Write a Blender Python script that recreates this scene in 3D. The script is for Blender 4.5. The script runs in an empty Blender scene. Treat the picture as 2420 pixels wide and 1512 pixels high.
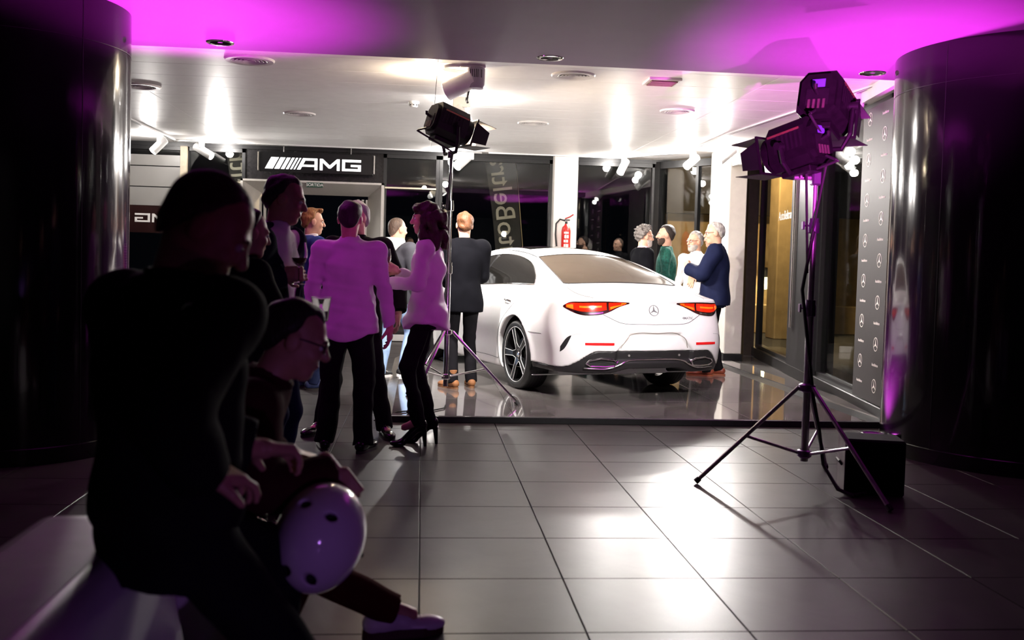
import bpy, bmesh, math, random
import numpy as np
from mathutils import Vector, Matrix

random.seed(7); rng = np.random.RandomState(7)
scene = bpy.context.scene
COL = scene.collection
PI = math.pi

# ------------------------------------------------------------------ camera
cam_d = bpy.data.cameras.new('camera'); cam = bpy.data.objects.new('camera', cam_d); COL.objects.link(cam)
yaw, pitch, roll = 0.0924649, 0.0438288, 0.0277316
fw = Vector((math.sin(yaw)*math.cos(pitch), math.cos(yaw)*math.cos(pitch), -math.sin(pitch)))
rt = Vector((math.cos(yaw), -math.sin(yaw), 0)); up = rt.cross(fw)
r2 = rt*math.cos(roll) + up*math.sin(roll); u2 = up*math.cos(roll) - rt*math.sin(roll)
cam.matrix_world = Matrix(((r2.x, u2.x, -fw.x, 0), (r2.y, u2.y, -fw.y, 0), (r2.z, u2.z, -fw.z, 1.328), (0, 0, 0, 1)))
cam_d.sensor_width = 36.0; cam_d.lens = 2330.14/2420*36.0; cam_d.shift_y = -38.97/2420
cam_d.clip_start = 0.05; cam_d.clip_end = 200
cam_d.dof.use_dof = True; cam_d.dof.focus_distance = 9.5; cam_d.dof.aperture_fstop = 2.8
scene.camera = cam

# ------------------------------------------------------------------ world + exposure
w = bpy.data.worlds.new('night'); scene.world = w; w.use_nodes = True
w.node_tree.nodes['Background'].inputs[0].default_value = (0.010, 0.012, 0.020, 1)
w.node_tree.nodes['Background'].inputs[1].default_value = 0.10
vs = scene.view_settings
vs.view_transform = 'Standard'; vs.look = 'None'; vs.gamma = 1.0; vs.exposure = 0.2; vs.use_curve_mapping = False

# ------------------------------------------------------------------ lamps of the place (fixtures are built further down)
def spot(name, loc, target, power, color, angle=70, blend=.6, radius=.04):
    l = bpy.data.lights.new(name, 'SPOT'); l.energy = power; l.color = color
    l.spot_size = math.radians(angle); l.spot_blend = blend; l.shadow_soft_size = radius
    o = bpy.data.objects.new(name, l); COL.objects.link(o); o.location = loc
    o.rotation_euler = (Vector(target)-Vector(loc)).to_track_quat('-Z', 'Y').to_euler()
    return o
def point(name, loc, power, color, radius=.05):
    l = bpy.data.lights.new(name, 'POINT'); l.energy = power; l.color = color; l.shadow_soft_size = radius
    o = bpy.data.objects.new(name, l); COL.objects.link(o); o.location = loc
    return o
WHITE = (1.0, .95, .90); WARM = (1.0, .80, .55); MAG = (1.0, .045, .95)
MAGL = (1.0, .085, .93)
# magenta LED uplights at the feet of the two columns
spot('uplight_right', (3.36, 6.98, .14), (3.50, 6.90, 2.9), 1400, MAGL, 70, 1.0, .05)
spot('uplight_left', (-1.80, 6.98, .14), (-1.95, 6.90, 2.9), 1900, MAGL, 74, 1.0, .05)
# two more magenta LED cans on the floor before the group
spot('uplight_front', (1.45, .80, .36), (2.95, 7.0, 3.0), 6500, MAGL, 24, 1.0, .03)
spot('uplight_front', (1.75, .95, .36), (-.15, 6.85, 1.40), 190, MAGL, 25, 1.0, .03)  # added out of view to colour the shirts
spot('violet_fill', (1.05, -.45, .37), (-.25, 2.9, .30), 32, (.55, .22, 1.0), 42, 1.0, .04)  # added violet fill for helmet, shoe and bench, no fixture in view
# ceiling projector: main light on the car
spot('projector_beam', (.16, 8.70, 2.74), (1.9, 10.2, .5), 800, WHITE, 120, .8, .06)
point('projector_glow', (.02, 8.95, 2.91), 40, WARM, .05)
# track spotlights, most with an added point light brightening the ceiling
for loc_, tg, pw in (((-3.95, 14.65, 2.70), (-3.2, 12.5, 0), 160), ((-3.1, 15.27, 2.75), (-1.2, 12, 0), 160), ((.45, 15.25, 2.72), (.3, 12, 0), 160),
                     ((3.03, 15.2, 2.66), (2.4, 13, 0), 160), ((3.80, 14.15, 2.72), (3.0, 12.5, .5), 180), ((3.98, 13.1, 2.72), (2.6, 11.6, .6), 200),
                     ((3.88, 9.25, 2.70), (2.4, 10.2, .6), 45), ((.47, 10.3, 2.66), (1.6, 11, .8), 220)):
    spot('track_beam', loc_, tg, pw*1.7, WHITE, 130, .9, .05)
    if pw > 80: point('ceiling_fill', (loc_[0], loc_[1], 2.905), 45, WHITE, .06)
# ------------------------------------------------------------------ materials (procedural)
MATS = {}
def mat(name, col, rough=.5, metal=0., noise=0., nscale=18., bump=0., bscale=60., emit=None, estr=0., coat=0.,
        trans=0., ior=1.45, spec=.5, stretch=(1, 1, 1), sheen=0.):
    if name in MATS: return MATS[name]
    m = bpy.data.materials.new(name); m.use_nodes = True; nt = m.node_tree
    b = nt.nodes['Principled BSDF']
    I = b.inputs
    I['Base Color'].default_value = (*col, 1); I['Roughness'].default_value = rough; I['Metallic'].default_value = metal
    I['Coat Weight'].default_value = coat; I['Coat Roughness'].default_value = .04
    I['Transmission Weight'].default_value = trans; I['IOR'].default_value = ior
    I['Specular IOR Level'].default_value = spec; I['Sheen Weight'].default_value = sheen
    if emit is not None:
        I['Emission Color'].default_value = (*emit, 1); I['Emission Strength'].default_value = estr
    if noise or bump:
        tc = nt.nodes.new('ShaderNodeTexCoord'); mp = nt.nodes.new('ShaderNodeMapping')
        mp.inputs['Scale'].default_value = stretch
        nt.links.new(tc.outputs['Object'], mp.inputs['Vector'])
    if noise:
        n = nt.nodes.new('ShaderNodeTexNoise'); n.inputs['Scale'].default_value = nscale; n.inputs['Detail'].default_value = 5
        nt.links.new(mp.outputs[0], n.inputs['Vector'])
        r = nt.nodes.new('ShaderNodeValToRGB')
        r.color_ramp.elements[0].position = .3; r.color_ramp.elements[1].position = .7
        r.color_ramp.elements[0].color = (*[max(0, c*(1-noise)) for c in col], 1)
        r.color_ramp.elements[1].color = (*[min(1, c*(1+noise)) for c in col], 1)
        nt.links.new(n.outputs['Fac'], r.inputs['Fac']); nt.links.new(r.outputs[0], I['Base Color'])
    if bump:
        n2 = nt.nodes.new('ShaderNodeTexNoise'); n2.inputs['Scale'].default_value = bscale; n2.inputs['Detail'].default_value = 4
        nt.links.new(mp.outputs[0], n2.inputs['Vector'])
        bp = nt.nodes.new('ShaderNodeBump'); bp.inputs['Strength'].default_value = bump; bp.inputs['Distance'].default_value = .01
        nt.links.new(n2.outputs['Fac'], bp.inputs['Height']); nt.links.new(bp.outputs[0], I['Normal'])
    MATS[name] = m
    return m

# ------------------------------------------------------------------ mesh building
class MB:
    """collects shapes; build() links them as ONE mesh object"""
    def __init__(self, M=None):
        self.v = []; self.f = []; self.M = M
    def add(self, vs, fs):
        o = len(self.v)
        if self.M is not None: vs = [tuple(self.M @ Vector(p)) for p in vs]
        self.v += [tuple(p) for p in vs]; self.f += [tuple(i+o for i in q) for q in fs]
        return self
    def box(self, c, s, R=None, bev=0.):
        x, y, z = s[0]/2, s[1]/2, s[2]/2
        if bev:
            b = min(bev, x*.49, y*.49, z*.49); vs = []
            for sx in (-1, 1):
                for sy in (-1, 1):
                    for sz in (-1, 1):
                        vs += [(sx*x, sy*(y-b), sz*(z-b)), (sx*(x-b), sy*y, sz*(z-b)), (sx*(x-b), sy*(y-b), sz*z)]
            I = lambda sx, sy, sz, k: ((sx > 0)*4+(sy > 0)*2+(sz > 0))*3+k
            fs = []
            for s_ in (-1, 1):
                q = [(-1, -1), (1, -1), (1, 1), (-1, 1)]
                if s_ < 0: q = q[::-1]
                fs.append([I(s_, a, b_, 0) for a, b_ in q])
                fs.append([I(b_, s_, a, 1) for a, b_ in q])
                fs.append([I(a, b_, s_, 2) for a, b_ in q])
            for a in (-1, 1):
                for b_ in (-1, 1):
                    fs.append([I(a, b_, -1, 0), I(a, b_, 1, 0), I(a, b_, 1, 1), I(a, b_, -1, 1)][::a*b_])
                    fs.append([I(a, -1, b_, 2), I(a, 1, b_, 2), I(a, 1, b_, 0), I(a, -1, b_, 0)][::a*b_])
                    fs.append([I(-1, a, b_, 1), I(1, a, b_, 1), I(1, a, b_, 2), I(-1, a, b_, 2)][::a*b_])
                    for c_ in (-1, 1):
                        fs.append([I(a, b_, c_, 0), I(a, b_, c_, 1), I(a, b_, c_, 2)][::a*b_*c_])
        else:
            vs = [(sx*x, sy*y, sz*z) for sx in (-1, 1) for sy in (-1, 1) for sz in (-1, 1)]
            fs = [(0, 1, 3, 2), (4, 6, 7, 5), (0, 4, 5, 1), (2, 3, 7, 6), (0, 2, 6, 4), (1, 5, 7, 3)]
        if R is not None: vs = [tuple(R @ Vector(p)) for p in vs]
        return self.add([(p[0]+c[0], p[1]+c[1], p[2]+c[2]) for p in vs], fs)
    def b2(self, a, b, bev=0.):
        return self.box([(a[i]+b[i])/2 for i in range(3)], [abs(b[i]-a[i]) for i in range(3)], bev=bev)
    def tube(self, pts, rad, n=10, cap=True, closed=False):
        pts = [Vector(p) for p in pts]; m = len(pts)
        rad = list(rad) if hasattr(rad, '__len__') else [rad]*m
        vs = []; fs = []; ref = None
        for i, p in enumerate(pts):
            if closed: t = pts[(i+1) % m]-pts[i-1]
            else: t = pts[min(i+1, m-1)]-pts[max(i-1, 0)]
            t = t.normalized() if t.length > 1e-9 else Vector((0, 0, 1))
            if ref is None:
                ref = Vector((0, 0, 1)) if abs(t.z) < .9 else Vector((1, 0, 0))
            a = ref-t*ref.dot(t)
            if a.length < 1e-6: a = t.orthogonal()
            a.normalize(); b = t.cross(a); ref = a
            for k in range(n):
                th = 2*PI*k/n; vs.append(tuple(p+(a*math.cos(th)+b*math.sin(th))*rad[i]))
        rng_ = m if closed else m-1
        for i in range(rng_):
            for k in range(n):
                i2 = (i+1) % m
                fs.append((i*n+k, i*n+(k+1) % n, i2*n+(k+1) % n, i2*n+k))
        if cap and not closed:
            fs.append(tuple(range(n))[::-1]); fs.append(tuple(range((m-1)*n, m*n)))
        return self.add(vs, fs)
    def cyl(self, a, b, r, r2=None, n=20):
        return self.tube([a, b], [r, r if r2 is None else r2], n=n)
    def lathe(self, prof, c=(0, 0, 0), R=None, n=32, close=False, cap=False):
        vs = []; fs = []; m = len(prof)
        for r, z in prof:
            for k in range(n):
                th = 2*PI*k/n; vs.append((r*math.cos(th), r*math.sin(th), z))
        for i in range(m if close else m-1):
            i2 = (i+1) % m
            for k in range(n):
                fs.append((i*n+k, i*n+(k+1) % n, i2*n+(k+1) % n, i2*n+k))
        if cap and not close:
            if prof[0][0] > 1e-6: fs.append(tuple(range(n))[::-1])
            if prof[-1][0] > 1e-6: fs.append(tuple(range((m-1)*n, m*n)))
        if R is not None: vs = [tuple(R @ Vector(p)) for p in vs]
        return self.add([(p[0]+c[0], p[1]+c[1], p[2]+c[2]) for p in vs], fs)
    def prism(self, poly, z0, z1, T=None):
        """2-D outline (x,y) extruded z0..z1, mapped by T((x,y,z))->(x,y,z)"""
        n = len(poly)
        vs = [(x, y, z0) for x, y in poly]+[(x, y, z1) for x, y in poly]
        fs = [tuple(range(n))[::-1], tuple(range(n, 2*n))]+[(k, (k+1) % n, n+(k+1) % n, n+k) for k in range(n)]
        if T is not None: vs = [T(p) for p in vs]
        return self.add(vs, fs)
    def ell(self, c, r, n=16, m=10, R=None):
        vs = [(0, 0, -1)]; fs = []
        for i in range(1, m):
            ph = -PI/2+PI*i/m
            for k in range(n):
                th = 2*PI*k/n; vs.append((math.cos(ph)*math.cos(th), math.cos(ph)*math.sin(th), math.sin(ph)))
        vs.append((0, 0, 1)); L = len(vs)-1
        for k in range(n):
            fs.append((0, 1+(k+1) % n, 1+k)); fs.append((L, 1+(m-2)*n+k, 1+(m-2)*n+(k+1) % n))
        for i in range(m-2):
            for k in range(n):
                fs.append((1+i*n+k, 1+i*n+(k+1) % n, 1+(i+1)*n+(k+1) % n, 1+(i+1)*n+k))
        vs = [(p[0]*r[0], p[1]*r[1], p[2]*r[2]) for p in vs]
        if R is not None: vs = [tuple(R @ Vector(p)) for p in vs]
        return self.add([(p[0]+c[0], p[1]+c[1], p[2]+c[2]) for p in vs], fs)
    def build(self, name, m, parent=None, smooth=False):
        me = bpy.data.meshes.new(name); me.from_pydata(self.v, [], self.f); me.update()
        if len(self.f) < 6000:
            bm = bmesh.new(); bm.from_mesh(me); bmesh.ops.recalc_face_normals(bm, faces=bm.faces); bm.to_mesh(me); bm.free()
        return link(name, me, m, parent, smooth)

def link(name, me, m, parent=None, smooth=False):
    o = bpy.data.objects.new(name, me); COL.objects.link(o)
    if m is not None and len(me.materials) == 0: me.materials.append(m)
    if parent is not None: o.parent = parent
    if smooth:
        me.polygons.foreach_set('use_smooth', [True]*len(me.polygons))
        if smooth != 'all':
            me.update()
            try: me.set_sharp_from_angle(angle=math.radians(38))
            except Exception: pass
    return o
def tag(o, label=None, cat=None, group=None, kind=None):
    if label: o['label'] = label
    if cat: o['category'] = cat
    if group: o['group'] = group
    if kind: o['kind'] = kind
    return o
def thing(name, label, cat, loc=(0, 0, 0), R=None, group=None):
    o = bpy.data.objects.new(name, None); COL.objects.link(o); o.empty_display_size = .1
    M = Matrix.Translation(loc) @ (R.to_4x4() if R is not None else Matrix.Identity(4))
    o.matrix_world = M
    return tag(o, label, cat, group)
def struct(o): return tag(o, kind='structure')
def rotz(a): return Matrix.Rotation(a, 3, 'Z')
def copy_tree(o, parent=None):
    c = o.copy(); COL.objects.link(c); c.parent = parent
    for ch in list(o.children): copy_tree(ch, c)
    return c
def text_verts(s, size, ext=.001, font_w=1.0):
    cu = bpy.data.curves.new('lettering', 'FONT'); cu.body = s; cu.size = size; cu.extrude = ext
    cu.align_x = 'CENTER'; cu.align_y = 'CENTER'; cu.resolution_u = 3; cu.offset = .004*size
    o = bpy.data.objects.new('lettering', cu); COL.objects.link(o)
    dg = bpy.context.evaluated_depsgraph_get()
    me = bpy.data.meshes.new_from_object(o.evaluated_get(dg))
    vs = [tuple(v.co) for v in me.vertices]; fs = [tuple(p.vertices) for p in me.polygons]
    bpy.data.objects.remove(o); bpy.data.curves.remove(cu); bpy.data.meshes.remove(me)
    return vs, fs
def lettering(s, size, M, m, parent, name='lettering', ext=.001):
    vs, fs = text_verts(s, size, ext)
    b = MB(M); b.add(vs, fs)
    return b.build(name, m, parent)
def basis(o, x, y, z):
    """matrix with columns x,y,z at origin o"""
    return Matrix(((x[0], y[0], z[0], o[0]), (x[1], y[1], z[1], o[1]), (x[2], y[2], z[2], o[2]), (0, 0, 0, 1)))
def star_verts(R, t=.001, ring=.09):
    """three-pointed star in a ring, flat in XY"""
    b = MB(); n = 40
    vs = []; fs = []
    for k in range(n):
        a = 2*PI*k/n
        for r in (R, R*(1-ring)):
            for z in (0, t): vs.append((r*math.cos(a), r*math.sin(a), z))
    for k in range(n):
        a, c = k*4, ((k+1) % n)*4
        fs += [(a+1, c+1, c+3, a+3), (a, a+2, c+2, c), (a, c, c+1, a+1), (a+2, a+3, c+3, c+2)]
    b.add(vs, fs)
    poly = []
    for k in range(3):
        a = PI/2+k*2*PI/3
        poly.append((R*.97*math.cos(a), R*.97*math.sin(a))); a += PI/3
        poly.append((R*.17*math.cos(a), R*.17*math.sin(a)))
    b.prism(poly, 0, t)
    return b.v, b.f
# ================================================================== SETTING
M_tile = mat('floor_tile', (.032, .027, .026), spec=.33, rough=.34, noise=.22, nscale=5, bump=.05, bscale=9)
M_grout = mat('grout', (.018, .015, .015), rough=.9)
M_plat = mat('platform_panel', (.15, .138, .132), rough=.08, noise=.25, nscale=4, bump=.035, bscale=5, coat=.5, stretch=(1, .35, 1))
M_black = mat('black_metal', (.010, .010, .011), rough=.38, noise=.2, nscale=30)
M_paint = mat('white_paint', (.80, .79, .78), rough=.55, noise=.03, nscale=8)
M_ceil = mat('white_ceiling_panel', (.86, .84, .83), rough=.45, noise=.03, nscale=6, spec=.5)
M_soff = mat('magenta_glow_soffit', (.165, .068, .18), rough=.6, noise=.03, nscale=4)  # magenta glow put into the soffit's colour
M_lacq = mat('black_lacquer', (.0045, .004, .005), rough=.12, bump=.06, bscale=5, coat=.2, stretch=(5, 5, .12))
M_glass = mat('window_glass', (.80, .82, .82), rough=.0)
nt = M_glass.node_tree; nt.nodes.remove(nt.nodes['Principled BSDF'])          # thin pane: mirror by Fresnel, clear otherwise
g1 = nt.nodes.new('ShaderNodeBsdfTransparent'); g1.inputs[0].default_value = (.80, .82, .81, 1); g2 = nt.nodes.new('ShaderNodeBsdfGlossy'); g2.inputs['Roughness'].default_value = .005
g3 = nt.nodes.new('ShaderNodeLayerWeight'); g3.inputs[0].default_value = .5; g4 = nt.nodes.new('ShaderNodeMixShader')
g5 = nt.nodes.new('ShaderNodeMath'); g5.operation = 'POWER'; g5.inputs[1].default_value = 4.5
g6 = nt.nodes.new('ShaderNodeMath'); g6.operation = 'MULTIPLY_ADD'; g6.inputs[1].default_value = .30; g6.inputs[2].default_value = .055
nt.links.new(g3.outputs['Facing'], g5.inputs[0]); nt.links.new(g5.outputs[0], g6.inputs[0])
nt.links.new(g6.outputs[0], g4.inputs[0]); nt.links.new(g1.outputs[0], g4.inputs[1]); nt.links.new(g2.outputs[0], g4.inputs[2]); nt.links.new(g4.outputs[0], nt.nodes['Material Output'].inputs[0])
M_glass2 = M_glass
M_alu = mat('brushed_aluminium', (.62, .59, .55), rough=.35, metal=.25, noise=.08, nscale=40, stretch=(1, 1, 12))
M_pillar = mat('cream_plaster', (.82, .77, .72), rough=.6, noise=.04, nscale=12)
M_white = mat('white_enamel', (.85, .85, .84), rough=.3, noise=.02)
M_chrome = mat('chrome', (.85, .84, .83), rough=.1, metal=1.0, noise=.05)
M_letter = mat('white_vinyl', (.85, .83, .80), rough=.5, noise=.03)
M_greyl = mat('grey_vinyl', (.50, .45, .38), rough=.6, noise=.05)
M_rubber = mat('black_rubber', (.012, .012, .012), rough=.6, noise=.2)
M_lens = mat('lit_lens', (1, 1, 1), rough=.3, emit=(1, .96, .9), estr=14, noise=.01)
M_wlens = mat('lit_warm_lens', (1, .9, .7), rough=.3, emit=(1, .83, .55), estr=10, noise=.01)

YB = 15.75      # back wall
ZC = 3.0        # white ceiling
ZS = 2.9        # magenta-lit soffit in front

# --- floor: dark sub-base with every tile its own piece
b = MB(); b.b2((-9, -6, -.30), (4.9, YB+.3, -.012)); b.b2((4.9, -6, -.30), (9, 8.3, -.012))
floor = struct(b.build('floor', M_grout))
T = .6; X0 = .6207; Y0 = 3.4444
tb = MB(); tb.box((0, 0, -.006), (T-.0045, T-.0045, .012), bev=.0018)
tme = None
def tile(cx, cy):
    global tme
    if tme is None:
        o = tb.build('tile', M_tile, floor); tme = o.data
    else:
        o = link('tile', tme, None, floor)
    o.location = (cx, cy, 0)
cells = []
for i in range(-14, 9):
    for j in range(-9, 21):
        cx, cy = X0+T*(i+.5), Y0+T*(j+.5)
        if cy > YB-.1 or cx < -4.6 or cx > 4.6: continue
        if cx > -.1 and cy > 8.2: continue
        cells.append((math.hypot(cx-.3, cy), cx, cy))
near = []; rest = []
for d, cx, cy in sorted(cells):
    ang = math.degrees(math.atan2(cx, max(cy, .01)))-5.3
    vis = cy > 2.9 and abs(ang) < 29 and not (cx < -2.3 and cy < 6.5)
    (near if vis and len(near) < 290 else rest).append((cx, cy))
for c in near: tile(*c)
b = MB()
for c in rest: b.box((c[0], c[1], -.006), (T-.0045, T-.0045, .012))
for i in range(-16, 16):
    for j in range(-16, 22):
        cx, cy = X0+T*(i+.5), Y0+T*(j+.5)
        if (cx < -4.6 or cx > 4.6 or j < -9) and abs(cx) < 8.8 and -5.9 < cy < (8 if cx > 4 else YB-.1): b.box((cx, cy, -.006), (T-.0045, T-.0045, .012))
tag(b.build('tiles', M_tile, floor), kind='stuff')

# --- display platform under the car: 1 m glossy panels in a dark edge strip
PZ = .05
plat = thing('display_platform', 'low platform of glossy dark grey panels with a black edge under the white car', 'platform', (1.9, 10.5, 0))
pl = Vector((1.9, 10.5, 0))
def W(b, name, m, smooth=False):      # build world-space verts as a child of plat
    b.v = [(p[0]-pl.x, p[1]-pl.y, p[2]-pl.z) for p in b.v]; return b.build(name, m, plat, smooth)
W(MB().b2((-.225, 7.955, 0), (4.05, 13.02, PZ-.012)), 'base', M_black)
W(MB().b2((-.225, 7.935, 0), (4.1, 7.965, PZ+.002), bev=.004), 'front_edge', M_black)
W(MB().prism([(-.32, 0), (-.213, PZ+.002), (-.213, 0)], 7.95, 13.02, T=lambda p: (p[0], p[2], p[1])), 'metal_ramp', mat('worn_steel', (.35, .31, .27), rough=.25, metal=.9, noise=.3, nscale=12))
pb = MB(); pb.box((0, 0, -.006), (.997, .997, .012), bev=.0015); pme = None
for i in range(5):
    for j in range(5):
        cx, cy = -.213+i+.5, 7.99+j+.5
        if cx > 4.1: continue
        if pme is None:
            o = pb.build('panel', M_plat, plat); pme = o.data
        else: o = link('panel', pme, None, plat)
        o.location = (cx-pl.x, cy-pl.y, PZ)
b = MB()
for i in range(5):
    for j in range(5):
        if i == 4: b.box((4.1, 7.99+j+.5, PZ-.006), (.22, .997, .012))
b.v = [(p[0], p[1], p[2]) for p in b.v]
W(b, 'edge_panel', M_plat)
# glossy floor between platform and the back glazing
b = MB(); b.b2((-.225, 13.03, -.02), (5.0, YB, .0)); b.b2((3.9, 8.1, -.02), (5.0, 13.03, -.001))
struct(b.build('floor_back', M_plat))

# --- ceiling: lower matt soffit in front (lit by the magenta uplights), glossy white panels behind it
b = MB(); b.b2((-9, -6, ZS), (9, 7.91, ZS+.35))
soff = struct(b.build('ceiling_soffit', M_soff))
b = MB(); b.b2((-9, 7.91, ZC+.02), (9, YB+.6, ZC+.3))
ceil = struct(b.build('ceiling', M_grout))
cb = MB(); cb.box((0, 0, .01), (2.996, .596, .02), bev=.002); cme = None
for i in range(-2, 2):
    for j in range(13):
        cx, cy = 3.0*(i+.5)+.1, 7.91+.6*(j+.5)+.02
        if cme is None:
            o = cb.build('ceiling_panel', M_ceil, ceil); cme = o.data
        else: o = link('ceiling_panel', cme, None, ceil)
        o.location = (cx, cy, ZC)

# --- two fat black lacquered round columns
def column(name, c, R, label):
    b = MB(); prof = [(R+.004, 0), (R+.004, .10), (R, .105), (R, ZS)]
    b.lathe(prof, (0, 0, 0), n=96)
    o = b.build(name, M_lacq, None, smooth=True); o.location = (c[0], c[1], 0)
    b = MB(); b.lathe([(R+.003, 2.62), (R+.003, 2.624)], n=96)
    b.build('joint_line', M_black, o, smooth=True)
    b = MB()
    for k in range(6):
        a = k*PI/3+.4; b.box((math.cos(a)*(R+.0005), math.sin(a)*(R+.0005), 1.45), (.004, .004, 2.85), R=rotz(a))
    b.build('panel_seam', M_black, o)
    struct(o)
column('column_right', (4.41, 6.85), .96, '')
column('column_left', (-2.67, 6.79), .70, '')

# --- back wall: black frames, glass, door portal
def frame_window(n, x0, x1, z0=.10, z1=2.95, y=YB, mull=.05, name=None):
    """one bay of the glazing: frame with a pane"""
    b = MB()
    b.b2((x0, y-.05, z0), (x0+mull, y+.05, z1)); b.b2((x1-mull, y-.05, z0), (x1, y+.05, z1))
    b.b2((x0, y-.05, z0), (x1, y+.05, z0+mull)); b.b2((x0, y-.05, z1-.07), (x1, y+.05, z1))
    o = struct(b.build('window_%d' % n, M_black))
    b = MB(); b.b2((x0+mull*.5, y-.006, z0+mull*.5), (x1-mull*.5, y+.006, z1-.03))
    b.build('pane', M_glass, o)
    return o
b = MB(); b.b2((-7, YB-.07, 2.94), (4.0, YB+.25, ZC+.1)); struct(b.build('trim_1', M_black))
b = MB(); b.b2((-7, YB-.09, 0), (-2.76, YB+.1, .10), bev=.004); b.b2((-.63, YB-.09, 0), (3.75, YB+.1, .10), bev=.004)
struct(b.build('baseboard_back', M_paint))
frame_window(1, -4.75, -3.68)
frame_window(2, -3.66, -2.76)
frame_window(3, -.63, .245)
frame_window(4, .25, 2.05)
frame_window(5, 2.42, 3.72)
b = MB(); b.b2((-3.73, YB-.12, .1), (-3.63, YB-.03, 2.94), bev=.005); struct(b.build('trim_2', mat('beige_post', (.45, .38, .28), rough=.5, noise=.1)))
b = MB(); b.b2((-7, YB-.1, 0), (-4.75, YB+.2, 2.94)); struct(b.build('wall_back', M_black))
# door portal in aluminium with open sliding leaves
door = struct(MB().b2((-2.76, YB-.02, 2.44), (-.63, YB+.14, 2.94)).build('door_1', mat('black_fascia', (.012, .011, .012), rough=.25, noise=.2)))
def dchild(b, name, m): return b.build(name, m, door)
fr = MB()
fr.add([(-2.76, YB-.32, 2.44), (-.63, YB-.32, 2.44), (-.63, YB-.32, 0), (-2.76, YB-.32, 0), (-2.52, YB+.1, 2.27), (-.87, YB+.1, 2.27), (-.87, YB+.1, 0), (-2.52, YB+.1, 0)],
       [(0, 1, 5, 4), (1, 2, 6, 5), (3, 0, 4, 7)])
fr.b2((-2.78, YB-.33, 0), (-2.745, YB-.0, 2.46)); fr.b2((-.645, YB-.33, 0), (-.61, YB, 2.46)); fr.b2((-2.78, YB-.33, 2.43), (-.61, YB, 2.46))
dchild(fr, 'portal_frame', M_alu)
for k, x in enumerate((-2.47, -2.38, -2.29, -1.02, -.95, -.89)):
    dchild(MB().b2((x-.018, YB+.06+.04*(k % 3), .02), (x+.018, YB+.10+.04*(k % 3), 2.22)), 'leaf_stile', M_alu)
for x0, x1 in ((-2.45, -2.31), (-1.0, -.91)):
    dchild(MB().b2((x0, YB+.09, .05), (x1, YB+.10, 2.2)), 'door_pane', M_glass)
# green exit sign over the door
ex = thing('exit_sign', 'small green SORTIDA exit sign above the open doorway', 'sign', (-1.66, YB-.34, 2.36))
MB().box((0, 0, .036), (.25, .012, .075), bev=.003).build('plate', mat('dark_green', (.012, .06, .035), rough=.4, noise=.1), ex)
lettering('SORTIDA', .062, basis((0, -.0075, .036), (1, 0, 0), (0, 0, 1), (0, -1, 0)), M_letter, ex)
# pale rail across the glazing on both sides of the door
for n_, (x0, x1) in enumerate(((-.6, .2), (-3.6, -2.78))):
    struct(MB().b2((x0, YB-.10, 2.40), (x1, YB-.07, 2.425)).build('trim_%d' % (3+n_), mat('pale_rail', (.62, .55, .42), rough=.5, noise=.05)))
# cream pillar that carries the extinguisher
b = MB(); b.b2((2.05, YB-.30, 0), (2.42, YB+.1, ZC)); struct(b.build('wall_pier', M_pillar))
# chamfered corner glazing and the big pillar before it
def plane_frame(A, B):
    A = Vector(A); B = Vector(B); d = (B-A).normalized(); return basis((A.x, A.y, 0), (d.x, d.y, 0), (-d.y, d.x, 0), (0, 0, 1)), (B-A).length
Mc, Lc = plane_frame((3.76, YB-.02, 0), (4.62, 14.5, 0))
b = MB(Mc); b.b2((-.06, -.06, 0), (.10, .1, 2.97)); b.b2((Lc-.1, -.06, 0), (Lc, .1, 2.97)); b.b2((0, -.05, 2.86), (Lc, .05, 2.97)); b.b2((0, -.06, 0), (Lc, .06, .14))
b.b2((Lc*.55, -.04, 0), (Lc*.55+.05, .04, 2.97))
wc = struct(b.build('window_6', M_black)); b = MB(Mc); b.b2((.05, -.006, .1), (Lc-.05, .006, 2.9)); b.build('pane', M_glass, wc)
b = MB(); b.b2((4.25, 13.46, .10), (4.50, 14.4, ZC), bev=.01); b.b2((4.27, 13.2, 2.72), (4.48, 13.5, ZC))
cp = struct(b.build('wall_column', M_pillar)); MB().b2((4.24, 13.45, 0), (4.51, 14.41, .10)).build('skirting', M_black, cp)
# --- right side glazing, slightly skewed
A_ = Vector((4.06, 8.66, 0)); d_ = Vector((.155, .988, 0)).normalized(); n_ = Vector((d_.y, -d_.x, 0))
MR = basis((A_.x, A_.y, 0), (d_.x, d_.y, 0), (n_.x, n_.y, 0), (0, 0, 1))     # local x along the wall, y outwards, z up
b = MB(MR); b.b2((-.9, 0, 0), (5.9, .5, .135), bev=.008); struct(b.build('baseboard_right', M_black))
def side_window(n, s0, s1):
    b = MB(MR); m = .06
    b.b2((s0, .05, .135), (s0+m, .14, 2.90)); b.b2((s1-m, .05, .135), (s1, .14, 2.90)); b.b2((s0, .05, .135), (s1, .14, .18)); b.b2((s0, .05, 2.82), (s1, .14, 2.90))
    o = struct(b.build('window_%d' % n, M_black)); b = MB(MR); b.b2((s0+.03, .09, .15), (s1-.03, .10, 2.86)); b.build('pane', M_glass2, o); return o
side_window(7, 3.35, 5.75)
w8 = side_window(8, -.3, 2.05)
b = MB(MR); b.b2((2.05, -.0, .135), (3.35, .25, 2.9)); dm = struct(b.build('wall_right', mat('dark_panel', (.010, .010, .012), rough=.4, noise=.2)))
b = MB(MR); b.b2((3.05, -.035, .6), (3.085, .0, 2.75)); b.b2((3.0, -.03, .6), (3.015, 0, 2.75)); b.build('door_pull', M_chrome, dm)
b = MB(MR); b.b2((-1.2, -.05, 2.88), (5.9, .5, ZC+.05)); struct(b.build('trim_6', M_paint))
b = MB(MR); b.b2((5.75, -.12, 0), (5.95, .03, ZC)); struct(b.build('trim_7', mat('brown_post', (.05, .035, .022), rough=.5, noise=.2)))
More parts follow.
